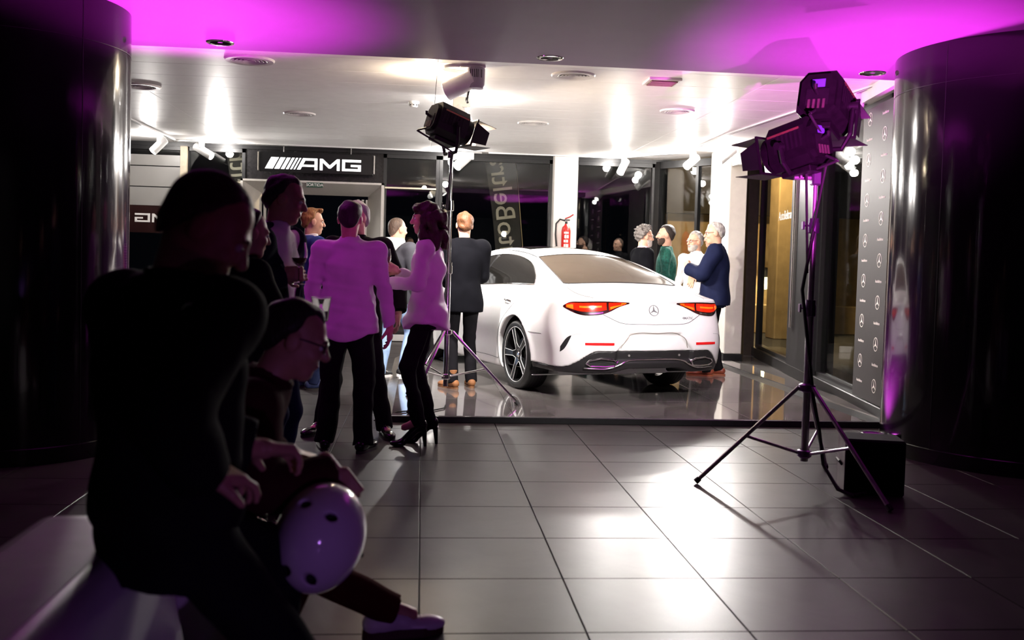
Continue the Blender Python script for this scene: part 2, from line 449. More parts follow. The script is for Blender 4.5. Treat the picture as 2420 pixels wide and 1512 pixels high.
lettering('AutoBeltran', .17, basis(tuple(MR @ Vector((4.12, .085, 2.02))), tuple(-d_), (0, 0, 1), tuple(-n_)), M_letter, w8, 'glass_lettering')
# mirrored lettering and dark film low on the left bay
w1 = [o for o in COL.objects if o.name == 'window_1'][0]
MB().b2((-4.72, YB-.03, 1.60), (-3.75, YB-.015, 2.02)).build('dark_film', mat('maroon_film', (.018, .006, .006), rough=.3, noise=.3), w1)
MB().b2((-4.72, YB-.03, 2.02), (-3.75, YB-.02, 2.30)).build('ceiling_reflection', mat('ceiling_reflection', (.26, .25, .24), rough=.35, noise=.05, nscale=3), w1)  # grey bands set in for the ceiling's reflection in the glass
MB().b2((-4.72, YB-.03, 2.315), (-3.75, YB-.02, 2.62)).build('ceiling_reflection', MATS['ceiling_reflection'], w1)
MB().b2((-4.72, YB-.03, 2.635), (-3.75, YB-.02, 2.80)).build('ceiling_reflection', MATS['ceiling_reflection'], w1)

# --- the rest of the shell, out of view
b = MB(); b.b2((-9, -6.2, 0), (9, -6, 3.2)); struct(b.build('wall_rear', M_black))
b = MB(); b.b2((-9.2, -6, 0), (-9, YB, 3.2)); struct(b.build('wall_left', M_black))
b = MB(); b.b2((9, -6, 0), (9.2, 8.3, 3.2)); b.b2((5.35, 7.6, 0), (9, 7.8, 3.2)); struct(b.build('wall_side', M_black))

# --- outside: paving, flags, a sandstone house with a wall lamp
b = MB(); b.b2((-14, YB+.3, -.25), (16, 32, -.05)); b.b2((4.9, 8.3, -.25), (16, YB+.3, -.05))
struct(b.build('ground', mat('asphalt', (.05, .045, .04), rough=.8, noise=.3, nscale=12)))
M_stone = mat('sandstone', (.42, .29, .14), rough=.8, noise=.15, nscale=5, bump=.1, bscale=12)
hb = thing('street_house', 'sandstone house front seen outside through the right glazing', 'building', (7.0, 20.3, -.05))
MB().box((.6, .2, 2.4), (5.0, .4, 4.8)).build('wall', mat('shaded_sandstone', (.30, .20, .09), rough=.8, noise=.2, nscale=5, bump=.1), hb)  # sandstone with shade put into its colour
MB().box((-.02, -1.75, 2.3), (.46, .5, 4.6), bev=.02).build('stone_pier', M_stone, hb)
MB().box((.9, -.15, .3), (4.2, .35, .6), bev=.02).build('plinth', M_stone, hb)
MB().box((.2, -.05, 3.3), (4.4, .5, 1.7)).build('balcony_beam', mat('dark_beam', (.02, .014, .009), rough=.7, noise=.2), hb)
wl = thing('wall_lamp', 'oval bulkhead wall lamp on the sandstone house outside', 'lamp', (7.22, 20.26, 1.05))
b = MB(); b.ell((0, -.05, 0), (.12, .07, .20)); b.build('glass', mat('lamp_glass', (.8, .8, .6), rough=.3, emit=(1, .9, .6), estr=1.5, noise=.02), wl, smooth=True)
b = MB(); b.ell((0, -.06, .04), (.17, .11, .24)); b.v = [(p[0], p[1], max(p[2], .07)) for p in b.v]; b.build('hood', M_black, wl, smooth=True)
point('wall_lamp_light', (7.22, 19.9, .95), 25, (1, .85, .5), .1)
point('house_fill', (5.9, 17.2, 3.9), 900, (1, .74, .40), .15)  # added lamp, out of view, to light the sandstone house
sl = thing('added_lantern', 'added unseen lantern outside that lights the sandstone house', 'lamp', (5.9, 17.2, -.05))
MB().cyl((0, .3, 0), (0, .3, 4.3), .04, n=12).build('post', M_black, sl); MB().lathe([(0, 4.2), (.14, 4.1), (.12, 4.12)], (0, 0, 0), None, 16).build('shade', M_black, sl)
# ================================================================== SIGNS, BANNERS
def amg(T, m, parent, name='lettering', th=.004, rows=None):
    """slashes and the three squared letters; T maps (x right, z up, depth) in units of letter height"""
    S = .52
    def par(x0, x1, z0=0, z1=1): b.prism([(x0+S*z0, z0), (x1+S*z0, z0), (x1+S*z1, z1), (x0+S*z1, z1)], 0, th, T)
    def rec(x0, x1, z0, z1): b.prism([(x0, z0), (x1, z0), (x1, z1), (x0, z1)], 0, th, T)
    out = []
    def fin(nm):
        nonlocal b
        out.append(b.build(nm, m, parent)); b = MB()
    b = MB(); x = 0
    for wd in (.66, .42, .30, .22, .17, .13):
        par(x, x+wd); x += wd+.13
        fin('slash')
    A = x+.02                                  # A
    b.prism([(A, 0), (A+.30, 0), (A+.30+S*.93, .93), (A+S, 1), (A+S*.98, 1)], 0, th, T)
    rec(A+S, A+1.75, .80, 1.0); rec(A+1.50, A+1.75, 0, .8); rec(A+.42, A+1.5, .26, .44); fin('letter')
    Mx = A+1.95                                # M
    rec(Mx, Mx+.24, 0, 1); rec(Mx+1.46, Mx+1.70, 0, 1)
    b.prism([(Mx+.24, 1), (Mx+.24, .68), (Mx+.76, .18), (Mx+.94, .18), (Mx+1.46, .68), (Mx+1.46, 1), (Mx+.85, .44)], 0, th, T); fin('letter')
    G = Mx+1.90                                # G
    rec(G, G+.25, 0, 1); rec(G+.25, G+1.62, .79, 1); rec(G+.25, G+1.62, 0, .2); rec(G+1.37, G+1.62, .2, .56); rec(G+.75, G+1.37, .38, .56); fin('letter')
    return out
sg = thing('hanging_sign', 'black hanging board with white slashes and AMG letters above the doorway', 'sign', (-1.64, 15.42, 2.575))
MB().box((0, .02, .155), (1.72, .05, .31), bev=.006).build('board', mat('sign_black', (.006, .006, .007), rough=.3, noise=.1), sg)
M_lit = mat('lit_letters', (.9, .9, .9), rough=.4, emit=(1, .99, .97), estr=1.6, noise=.01)
hS = .175; wS = 1.53/8.62
amg(lambda p: (-.775+p[0]*wS, -.008-p[2], .05+p[1]*hS), M_lit, sg)
for s in (-.50, .52):
    MB().cyl((s, .02, .30), (s, .02, .43), .008, n=8).build('hanger', M_chrome, sg)
MB().b2((.87, -.02, .02), (.885, .05, .3)).build('edge_strip', M_alu, sg); MB().b2((-.885, -.02, .02), (-.875, .05, .3)).build('edge_strip', M_greyl, sg)
# mirrored letters on the left bay (seen from behind)
amg(lambda p: (-3.72-(p[0]*wS*.80-.46), YB-.032-p[2], 1.76+p[1]*.135), M_letter, w1, 'letter')

def flag(x0, x1, x0b, x1b, ztop, zbot, zB, label):
    y = 16.35
    t = thing('feather_flag', label, 'flag', ((x0b+x1b)/2, y, -.05))
    cx = (x0b+x1b)/2
    b = MB(); n = 14
    vs = []; fs = []
    for i in range(n+1):
        f = i/n; z = zbot+(ztop-zbot)*f; a = x0b+(x0-x0b)*f; c = x1b+(x1-x1b)*f
        bow = .04*math.sin(f*PI)
        for x, yy in ((a+bow, 0), ((a+c)/2, .02*math.sin(f*6)), (c+bow*.5, 0)): vs.append((x-cx, yy, z+.05))
    for i in range(n):
        for k in range(2):
            a = i*3+k; fs.append((a, a+1, a+4, a+3))
    b.add(vs, fs); b.v += [(p[0], p[1]+.004, p[2]) for p in b.v[:]]; k0 = len(vs); b.f += [tuple(i+k0 for i in q)[::-1] for q in fs]
    b.build('cloth', mat('flag_cloth', (.07, .062, .055), rough=.8, noise=.12, nscale=10), t)
    b = MB(); b.tube([(x1b-cx+.03, .01, 0), (x1b-cx+.03, .01, zbot+.05), (x1-cx+.02, .01, ztop+.05)], .014, n=8); b.build('pole', M_chrome, t)
    d = Vector((x0-x0b, 0, ztop-zbot)).normalized()
    tx = Vector((d.x, 0, d.z)); ty = Vector((d.z, 0, -d.x))
    mid = Vector(((x0+x1+x0b+x1b)/4-cx-.01, -.03, 0)); zc = zB+.30
    f = (zc-zbot)/(ztop-zbot); mid.x = ((x0b+x1b)/2+((x0+x1)-(x0b+x1b))/2*f)-cx; mid.z = zc+.05
    lettering('AutoBeltran', .46, basis(mid, tx, ty, (0, 1, 0)), mat('flag_print', (.80, .70, .55), rough=.7, noise=.06), t, ext=.002)
    return t
flag(-3.24, -2.82, -3.0, -2.60, 3.3, 1.2, 1.95, 'tall dark feather flag with sideways lettering outside left of the doorway')
flag(.93, 1.46, 1.25, 1.68, 3.3, 1.1, 1.87, 'slanted dark feather flag with sideways lettering outside beside the extinguisher pillar')

# step banner on the right glazing
bn = thing('logo_banner', 'tall dark banner with rows of small white emblems and names on the right glazing', 'banner', tuple(MR @ Vector((-.1, -.02, .135))),
           R=Matrix(((-d_.x, n_.x, 0), (-d_.y, n_.y, 0), (0, 0, 1))))       # local x towards the camera end, y outwards
MB().box((0, .02, 1.345), (.88, .012, 2.66), bev=.002).build('sheet', mat('banner_cloth', (.030, .027, .030), rough=.55, noise=.06), bn)
sv, sf = star_verts(.062, .0012)
for r in range(14):
    z = .17+r*.185
    for c in range(2):
        x = -.23+c*.45
        st = basis((x, .0135, z), (1, 0, 0), (0, 0, 1), (0, -1, 0))
        if (r+c) % 2: MB(st).add(sv, sf).build('emblem', M_letter, bn)
        else: lettering('AutoBeltran', .036, st, M_letter, bn)

# ================================================================== CEILING FITTINGS
def lathe_part(name, prof, m, parent, n=36, R=None, c=(0, 0, 0)): return MB().lathe(prof, c, R, n).build(name, m, parent, smooth=True)
M_vent = mat('vent_white', (.70, .67, .66), rough=.4, noise=.04); M_dark = mat('dark_void', (.01, .009, .01), rough=.7, noise=.1)
VENT = [(-1.525, 8.80, .215, 'round louvred ceiling vent nearest the left column'), (1.313, 8.83, .20, 'round louvred ceiling vent in front of the square ceiling grille'),
        (-1.486, 11.99, .19, 'small round ceiling vent above the sign'), (1.307, 11.98, .19, 'small round ceiling vent behind the middle stage lamp'),
        (2.728, 10.6, .19, 'thin round ceiling vent beside the right track'), (-2.887, 10.46, .19, 'thin round ceiling vent close to the left column edge')]
for x, y, R, lb in VENT:
    t = thing('ceiling_vent', lb, 'vent', (x, y, ZC), group='round ceiling vents')
    lathe_part('rim', [(R*.72, -.004), (R*.74, -.014), (R*.95, -.016), (R, -.004), (R, .004), (R*.72, .004)], M_vent, t)
    lathe_part('void', [(0, -.001), (R*.73, -.001)], M_dark, t)
    for k in range(4):
        r = R*(.15+.15*k); lathe_part('louvre', [(r, -.004), (r+R*.10, -.016), (r+R*.115, -.014), (r+.012, -.001)], M_vent, t)
for x, lb in ((-1.545, 'recessed chrome downlight in the magenta-lit soffit near the left column'), (.953, 'recessed chrome downlight in the middle of the soffit'), (3.55, 'recessed chrome downlight in the soffit above the stage lamps')):
    t = thing('downlight', lb, 'lamp', (x, 7.655, ZS), group='recessed downlights')
    lathe_part('rim', [(.075, -.002), (.082, -.008), (.10, -.006), (.104, .0)], M_chrome, t)
    lathe_part('reflector', [(.078, -.003), (.072, -.0028), (.055, -.0022), (.02, -.0018)], mat('dark_chrome', (.05, .045, .06), rough=.12, metal=1, noise=.1), t)
t = thing('ceiling_grille', 'square louvred ceiling grille tilted open beside the soffit', 'vent', (2.14, 8.90, ZC))
MB().box((0, 0, -.012), (.30, .30, .024), bev=.004).build('frame', M_vent, t)
for k in range(6): MB().box((0, -.10+.04*k, -.03), (.24, .02, .006), R=Matrix.Rotation(.5, 3, 'X')).build('slat', mat('grille_beige', (.42, .34, .26), rough=.5, noise=.1), t)
MB().box((0, 0, -.0245), (.25, .25, .002)).build('mesh', mat('grille_brown', (.22, .17, .12), rough=.6, noise=.2), t)
t = thing('smoke_detector', 'small white smoke detector on the glossy ceiling', 'detector', (-.124, 10.73, ZC))
lathe_part('base', [(.06, 0), (.06, -.02), (.055, -.028)], M_white, t); lathe_part('chamber', [(.045, -.028), (.047, -.05), (.035, -.062), (.0, -.065)], M_white, t)
for k in range(8):
    a = k*PI/4; MB().box((.046*math.cos(a), .046*math.sin(a), -.040), (.006, .014, .012), R=rotz(a)).build('slot', M_dark, t)

# track rails
def rail(pts, lb):
    t = thing('track_rail', lb, 'rail', (pts[0][0], pts[0][1], ZC))
    for i in range(len(pts)-1):
        a = Vector((*pts[i], 0)); c = Vector((*pts[i+1], 0)); o = Vector((*pts[0], 0)); d = (c-a); L = d.length; d.normalize()
        Mx = basis(a-o, d, Vector((-d.y, d.x, 0)), (0, 0, 1))
        MB(Mx).b2((0, -.018, -.022), (L, .018, -.001)).build('rail', M_white, t)
        for s in (-.0165, .0165): MB(Mx).b2((0, s-.003, -.024), (L, s+.003, -.021)).build('conductor', M_black, t)
rail([(-3.74, 9.0), (-3.74, 15.35), (.9, 15.5)], 'white lamp track along the left and back edge of the ceiling')
rail([(4.05, 8.2), (3.80, 12.2), (3.85, 14.4), (3.0, 15.45), (1.0, 15.45)], 'white lamp track along the right edge of the ceiling')

def track_spot(loc, aim, label, L=.26, r=.06, drop=.10, box=True, lit=True, bx=(.06, .16, .09)):
    t = thing('track_spotlight', label, 'lamp', loc, group='white track spotlights')
    if box: MB().box((0, 0, -.02-bx[2]/2), bx, bev=.006).build('adapter', M_white, t)
    MB().cyl((0, 0, -.02), (0, 0, -drop-.03), .014, n=10).build('stem', M_white, t)
    a = Vector(aim).normalized(); c = Vector((0, 0, -drop-.04))
    R = a.to_track_quat('Z', 'Y').to_matrix()
    MB().lathe([(0, -L*.4), (r*.8, -L*.4), (r, -L*.36), (r, L*.6), (r*.93, L*.62), (r*.9, L*.60)], c, R, 24).build('head', M_white, t, smooth=True)
    MB().lathe([(r*.9, L*.585), (r*.5, L*.605), (0.0, L*.61)], c, R, 24).build('lens', M_lens if lit else M_dark, t, smooth=True)
    return Vector(loc)+c+a*L*.64
SP = {}
SP[1] = track_spot((-3.80, 14.75, ZC), (-.55, -.35, -.70), 'white track spotlight above the left bay, turned left')
SP[2] = track_spot((-3.35, 15.35, ZC), (.72, -.25, -.42), 'white track spotlight between the left bay and the flag, turned right', L=.32)
SP[3] = track_spot((.62, 15.40, ZC), (-.55, -.45, -.55), 'white track spotlight hidden partly behind the middle stage lamp', L=.30, r=.075, bx=(.30, .08, .11))
SP[4] = track_spot((3.12, 15.30, ZC), (-.42, -.35, -.75), 'white track spotlight right of the extinguisher pillar')
SP[5] = track_spot((3.93, 14.25, ZC), (-.70, -.30, -.60), 'white track spotlight over the curly-haired man, nearest the corner window')
SP[6] = track_spot((4.12, 13.2, ZC), (-.75, -.25, -.60), 'white track spotlight against the top of the cream corner pillar', L=.3, r=.07)
SP[7] = track_spot((4.03, 9.05, ZC), (-.5, .6, -.5), 'white track spotlight behind the upper right stage lamp')
SP[8] = track_spot((.37, 10.2, ZC), (.5, .3, -.7), 'white track spotlight on a box just above the middle stage lamp', bx=(.18, .14, .11), drop=.14)
# big ceiling projector in front of the panels, hanging behind the soffit edge
t = thing('ceiling_projector', 'large white ceiling projector hanging just behind the soffit edge', 'lamp', (.40, 8.62, ZC))
MB().box((0, 0, -.012), (.22, .12, .024), bev=.004).build('mount', M_white, t)
MB().lathe([(.075, -.02), (.08, -.03), (.08, -.17), (.07, -.195), (0, -.2)], (.03, 0, 0), None, 32).build('driver_housing', mat('lilac_enamel', (.42, .38, .45), rough=.35, noise=.03), t, smooth=True)
for k in range(7): MB().box((.03-.05+.016*k, -.080+.006*abs(k-3), -.075), (.006, .012, .07)).build('cooling_slot', M_dark, t)
aimP = Vector((-.86, .30, -.42)).normalized(); RP = aimP.to_track_quat('Z', 'Y').to_matrix()
MB().lathe([(0, -.06), (.05, -.06), (.075, -.05), (.082, .10), (.085, .22), (.078, .225), (.075, .21)], (-.03, .0, -.13), RP, 32).build('head', M_white, t, smooth=True)
MB().lathe([(.075, .205), (.04, .215), (0, .218)], (-.03, 0, -.13), RP, 28).build('lens', M_lens, t, smooth=True)
MB().lathe([(.13, .0), (.15, .06), (.155, .06), (.135, -.002)], (-.12, .10, -.02), None, 32).build('ring_shade', M_white, t, smooth=True)
MB().tube([(-.02, .03, -.16), (-.04, .10, -.28), (-.03, .12, -.30)], .012, n=8).build('arm', M_chrome, t)
# ================================================================== FIRE EXTINGUISHER
fe = thing('fire_extinguisher', 'red fire extinguisher hung on the cream pillar', 'extinguisher', (2.245, YB-.38, 1.45))
lathe_part('bottle', [(0, 0), (.065, 0), (.072, .02), (.072, .36), (.06, .42), (.03, .45), (.022, .47), (0, .47)], mat('fire_red', (.62, .02, .015), rough=.28, noise=.05, coat=.3), fe, n=32)
b = MB(); b.cyl((0, 0, .46), (0, 0, .51), .02); b.box((.01, 0, .53), (.09, .03, .02)); b.build('valve', M_black, fe)
MB().tube([(-.02, 0, .55), (.05, 0, .58), (.11, 0, .62)], .010, n=8).build('lever', mat('lever_red', (.35, .02, .02), rough=.4), fe)
MB().tube([(-.02, 0, .52), (-.10, 0, .54), (-.16, 0, .47), (-.165, -.0, .30), (-.14, -.02, .05), (-.12, -.02, -.02)], .013, n=10).build('hose', M_rubber, fe, smooth=True)
for z, h, w_ in ((.33, .03, .07), (.27, .05, .075), (.20, .04, .075), (.13, .05, .07), (.08, .02, .06)):
    b = MB(); n = 8
    for k in range(n):
        a = -PI/2-w_*7+2*w_*7*k/n
        if (k+int(z*100)) % 4 == 3: continue
        b.box((.0735*math.cos(a), .0735*math.sin(a), z), (.001, .012, h), R=rotz(a))
    b.build('label_print', M_letter, fe)
MB().box((0, .055, .25), (.06, .05, .04)).build('bracket', M_black, fe)

# ================================================================== STAGE LAMPS ON STANDS
M_lampbody = mat('black_lamp_enamel', (.006, .0055, .006), rough=.42, noise=.25, nscale=25, spec=.2)
M_door = mat('barn_door', (.009, .008, .009), rough=.45, noise=.15, spec=.2)
M_badge = mat('blue_badge', (.10, .09, .32), rough=.3, noise=.05)
def fresnel(label, piv, aim, pivot_stand, lit, cable_to=None, doors=(-.55, -.5, -.6, -.55), sc=1.0, badge=False):
    """lamp with barn doors; local +Y is the beam"""
    a = Vector(aim).normalized(); x = a.cross(Vector((0, 0, 1))).normalized(); z = x.cross(a)
    R = Matrix(((x.x, a.x, z.x), (x.y, a.y, z.y), (x.z, a.z, z.z)))*1.0
    t = thing('stage_lamp', label, 'lamp', piv, R=R, group='black stage lamps with barn doors')
    S = sc
    def P(b, name, m, smooth=False): b.v = [(p[0]*S, p[1]*S, p[2]*S) for p in b.v]; return b.build(name, m, t, smooth)
    oct_ = [(-.07, -.13), (.07, -.13), (.115, -.085), (.115, .085), (.075, .135), (-.075, .135), (-.115, .085), (-.115, -.085)]
    b = MB(); b.prism(oct_, -.16, .10, T=lambda p: (p[0], p[2], p[1])); hs = P(b, 'housing', M_lampbody)
    b = MB(); b.prism([(q[0]*.8, q[1]*.8) for q in oct_], -.19, -.16, T=lambda p: (p[0], p[2], p[1])); P(b, 'rear_cap', M_lampbody)
    b = MB(); b.lathe([(.10, .10), (.105, .11), (.105, .16), (.098, .165), (.094, .12)], (0, 0, 0), Matrix.Rotation(-PI/2, 3, 'X'), 32); P(b, 'snout', M_lampbody, True)
    b = MB(); b.lathe([(.094, .13), (.06, .15), (0, .158)], (0, 0, 0), Matrix.Rotation(-PI/2, 3, 'X'), 32); P(b, 'lens', M_wlens if lit else mat('lens_glass', (.1, .1, .12), rough=.05, noise=.05), True)
    for k in range(7):
        for s in (-1, 1): P(MB().box((s*.116, -.13+.03*k, .02), (.004, .014, .10)), 'cooling_fin', M_door)
    for k in range(5): P(MB().box((0, -.13+.045*k, .137), (.10, .02, .004)), 'top_slot', M_dark)
    P(MB().box((.0, -.1915, -.02), (.12, .004, .09)), 'rear_panel', M_door)
    for k in range(4): P(MB().box((-.04+.026*k, -.195, -.06), (.012, .006, .05)), 'rear_slot', mat('vent_glint', (.16, .13, .10), rough=.4, metal=.6, noise=.2))
    if badge: P(MB().box((0, -.1945, .055), (.07, .004, .045), bev=.001), 'badge', M_badge)
    P(MB().box((0, -.03, -.15), (.13, .20, .035), bev=.006), 'ballast_box', M_lampbody)
    for s in (-1, 1): P(MB().box((s*.1165, -.02, .075), (.005, .22, .012)), 'trim_strip', mat('brass_strip', (.40, .26, .10), rough=.35, metal=.8, noise=.2))
    fr_ = P(MB().box((0, .17, .108), (.23, .012, .014)).box((0, .17, -.108), (.23, .012, .014)).box((.108, .17, 0), (.014, .012, .2)).box((-.108, .17, 0), (.014, .012, .2)), 'door_frame', M_door)
    for k, (ang, wd, ln) in enumerate(((doors[0], .20, .16), (doors[1], .20, .16), (doors[2], .17, .13), (doors[3], .17, .13))):
        b = MB(); b.prism([(-wd/2, 0), (wd/2, 0), (wd/2+.035 if k < 2 else wd/2-.03, ln), (-wd/2-.035 if k < 2 else -wd/2+.03, ln)], 0, .003)
        Rk = (Matrix.Rotation(0, 3, 'Y'), Matrix.Rotation(PI, 3, 'Y'), Matrix.Rotation(PI/2, 3, 'Y'), Matrix.Rotation(-PI/2, 3, 'Y'))[k]
        Ra = Matrix.Rotation(-ang, 3, 'X')
        b.v = [tuple(Rk @ (Ra @ Vector(p)+Vector((0, .178, .108)))) for p in b.v]
        P(b, 'barn_door', M_door)
    for s in (-1, 1): P(MB().cyl((s*.115, 0, 0), (s*.165, 0, 0), .022, n=14), 'tilt_knob', M_door, True)
    P(MB().tube([(0, -.19, .0), (0, -.235, .01), (0, -.24, .03)], .012, n=8), 'rear_knob', M_door)
    # yoke hangs straight down to the stand
    inv = R.transposed()
    ys = Vector(pivot_stand)-Vector(piv)
    xw = x
    pts = [xw*.135*S+Vector((0, 0, .02)), xw*.135*S+ys*.6, xw*.10*S+ys*.92, -xw*.10*S+ys*.92, -xw*.135*S+ys*.6, -xw*.135*S+Vector((0, 0, .02))]
    b = MB(); b.tube([inv @ p for p in pts], .016, n=8); b.build('yoke', M_lampbody, t)
    b = MB(); b.cyl(inv @ (ys*.86), inv @ (ys*1.08), .022, n=12); b.build('spigot', M_chrome, t)
    if cable_to is not None:
        c = [R @ Vector((0, -.2*S, -.10*S)), R @ Vector((0, -.27*S, -.15*S)), ys*.9+Vector((.02, -.05, .0)), Vector(cable_to)-Vector(piv)]
        q = []
        for i in range(13):
            f = i/12*3; k = min(int(f), 2); g = f-k; q.append(c[k].lerp(c[k+1], g*g*(3-2*g)))
        MB().tube([inv @ p for p in q], .008, n=8).build('cable', M_rubber, t, smooth=True)
    if lit: spot('stage_beam', Vector(piv)+a*.195*S, Vector(lit[0]), lit[1], lit[2], lit[3], .5, .06)
    return Vector(piv)+a*.19*S

def light_stand(base, feet, top, label, zc=.61, zl=.21, metal=None, tint=None):
    bx = Vector(base); t = thing('light_stand', label, 'stand', base, group='tripod light stands')
    m = metal or M_chrome
    H = top-bx.z
    MB().cyl((0, 0, .16), (0, 0, min(1.25, H*.55)), .0225, n=20).build('lower_tube', m, t, True)
    MB().cyl((0, 0, 1.0), (0, 0, H*.80), .0185, n=20).build('middle_tube', m, t, True)
    MB().cyl((0, 0, 1.5), (0, 0, H), .0145, n=20).build('upper_tube', m, t, True)
    for z, h in ((min(1.25, H*.55), .10), (H*.80, .09)):
        c = MB().lathe([(.030, -h/2), (.034, -h/2+.005), (.034, h*.2), (.030, h*.2), (.030, h/2)], (0, 0, z), None, 24).build('clamp', tint or m, t, True)
        MB().tube([(-.03, 0, z), (-.06, -.01, z)], .006, n=8).box((-.07, -.012, z), (.012, .03, .05), bev=.004).build('wing_knob', tint or m, c)
    MB().lathe([(.03, -.03), (.05, -.02), (.05, .015), (.03, .025)], (0, 0, zc), None, 24).build('upper_collar', tint or m, t, True)
    MB().lathe([(.03, -.03), (.042, -.02), (.042, .015), (.03, .02)], (0, 0, zl), None, 24).build('lower_collar', tint or m, t, True)
    for f in feet:
        v = Vector(f)-bx; top_ = Vector((v.x, v.y, 0)).normalized()*.05+Vector((0, 0, zc)); ft = Vector((v.x, v.y, .02))
        lg = MB().tube([top_, ft], .013, n=10).build('leg', m, t)
        MB().tube([top_.lerp(ft, .975), top_.lerp(ft, 1.015)], .018, n=10).build('rubber_foot', M_rubber, lg)
        mid = top_.lerp(ft, .52)
        MB().tube([Vector((v.x, v.y, 0)).normalized()*.04+Vector((0, 0, zl)), mid], .009, n=8).build('brace', m, t)
    return t
M_darkchrome = mat('gunmetal', (.55, .54, .55), rough=.28, metal=.8, noise=.15)
# middle stand on the platform
light_stand((.235, 8.62, PZ), [(.869, 8.614, PZ), (-.075, 8.07, PZ), (-.10, 9.18, PZ)], 2.22, 'chrome tripod light stand on the platform behind the curly-haired woman', zc=.64, zl=.25)
C_lens = fresnel('black stage lamp with open barn doors on the middle chrome stand', (.225, 8.62, 2.475), (.86, .40, -.30), (.225, 8.62, 2.22), ((1.6, 9.3, 2.0), 300, WARM, 150), cable_to=(.20, 8.60, 1.75), doors=(.05, .25, .12, .12), sc=1.06)
# right stand with two lamps
light_stand((2.34, 5.75, 0), [(1.70, 5.82, 0), (2.60, 5.165, 0), (2.70, 6.27, 0)], 1.98, 'dark tripod light stand in front of the right column', metal=M_darkchrome, tint=mat('violet_lit_metal', (.28, .20, .34), rough=.3, metal=.9, noise=.1))  # purple light tinted into the clamp and collar metal
U_lens = fresnel('upper black stage lamp on the right stand, turned to the right', (2.42, 5.80, 2.30), (.62, .74, -.26), (2.38, 5.76, 2.02), False, cable_to=(2.31, 5.71, 1.5), doors=(.25, .12, .15, .1), sc=1.12, badge=True)
D_lens = fresnel('lower black stage lamp on the right stand, turned to the left', (2.215, 5.79, 2.045), (-.52, .82, -.22), (2.25, 5.76, 1.88), ((1.6, 9.6, .5), 700, WHITE, 70), cable_to=(2.30, 5.72, 1.3), doors=(.0, .15, -.05, .1), sc=1.04, badge=True)
arm = thing('side_arm', 'short horizontal arm on the right stand carrying the lower lamp', 'arm', (2.34, 5.75, 1.87))
MB().tube([(0.02, 0, 0), (-.13, .01, 0)], .014, n=10).build('bar', M_darkchrome, arm); MB().box((0, 0, 0), (.06, .06, .09), bev=.01).build('clamp', MATS['violet_lit_metal'], arm)
cb_ = thing('power_cable', 'black power cable hanging down the right light stand to the floor', 'cable', (2.34, 5.75, 0))
q = [(-.02, -.05, 1.55), (-.07, -.04, 1.2), (-.03, -.05, .9), (.03, -.03, .55), (.08, -.02, .35), (.10, -.05, .15), (.14, -.18, .03), (.2, -.26, .012), (.3, -.2, .012), (.34, -.12, .05)]
MB().tube(q, .011, n=8).build('cord', M_rubber, cb_, True)
cb2 = thing('floor_cable', 'thin black cable lying over the left corner of the platform', 'cable', (-.2, 8.05, 0))
MB().tube([(-.15, -.10, .01), (-.05, .0, .03), (.03, .06, PZ+.008), (.15, .12, PZ+.008), (.30, .13, PZ+.008), (.42, .30, PZ+.008), (.44, .5, PZ+.008)], .006, n=6).build('cord', M_rubber, cb2, True)
# flight case by the right stand and the two LED uplights
M_case = mat('matt_black_case', (.004, .004, .004), rough=.75, noise=.1, spec=.1)
fc = thing('flight_case', 'black power box with its lit side coloured grey on the floor beside the right column', 'box', (2.72, 5.66, 0), R=rotz(-.25))
MB().box((0, 0, .165), (.34, .26, .33), bev=.012).build('body', M_case, fc)
MB().box((-.172, 0, .165), (.004, .25, .31)).build('lit_side', mat('lit_side_grey', (.30, .28, .28), rough=.4, noise=.15), fc)  # light on the left face put in as a grey sheet
MB().tube([(-.175, -.05, .16), (-.19, -.05, .18), (-.19, .05, .18), (-.175, .05, .16)], .008, n=6).build('handle', M_black, fc)
M_magl = mat('magenta_led', (1, .3, 1), rough=.3, emit=(1, .12, 1), estr=25, noise=.01)
def uplight(loc, label):
    t = thing('led_uplight', label, 'lamp', loc, group='magenta uplights')
    MB().lathe([(.07, .02), (.085, .03), (.085, .12), (.075, .125), (.07, .115)], (0, 0, 0), None, 24).build('can', M_lampbody, t, True)
    MB().lathe([(.07, .105), (0, .11)], (0, 0, 0), None, 20).build('lens', M_magl, t)
    MB().tube([(-.10, 0, .075), (-.10, 0, .012), (.10, 0, .012), (.10, 0, .075)], .007, n=6).build('bracket', M_black, t)
uplight((3.36, 6.98, 0), 'magenta LED uplight on the floor at the foot of the right column')
uplight((-1.80, 6.98, 0), 'magenta LED uplight on the floor at the foot of the left column')
uplight((1.45, .80, .22), 'magenta LED can in front, tilted towards the stage lamps on the right')
uplight((1.75, .95, .22), 'added magenta LED can in front, colouring the standing group')
uplight((1.05, -.45, .22), 'added violet LED can near the viewer, fill light for the bench')
for x_, y_, lb_ in ((1.05, -.45, 'small black box under the added violet LED can'), (1.45, .80, 'small black box under the LED can tilted to the right'), (1.75, .95, 'small black box under the added LED can tilted to the group')):
    t = thing('equipment_box', lb_, 'box', (x_, y_, 0)); MB().box((0, 0, .112), (.22, .22, .216), bev=.01).build('body', M_case, t); MB().box((0, 0, .004), (.2, .2, .008)).build('feet', M_rubber, t)
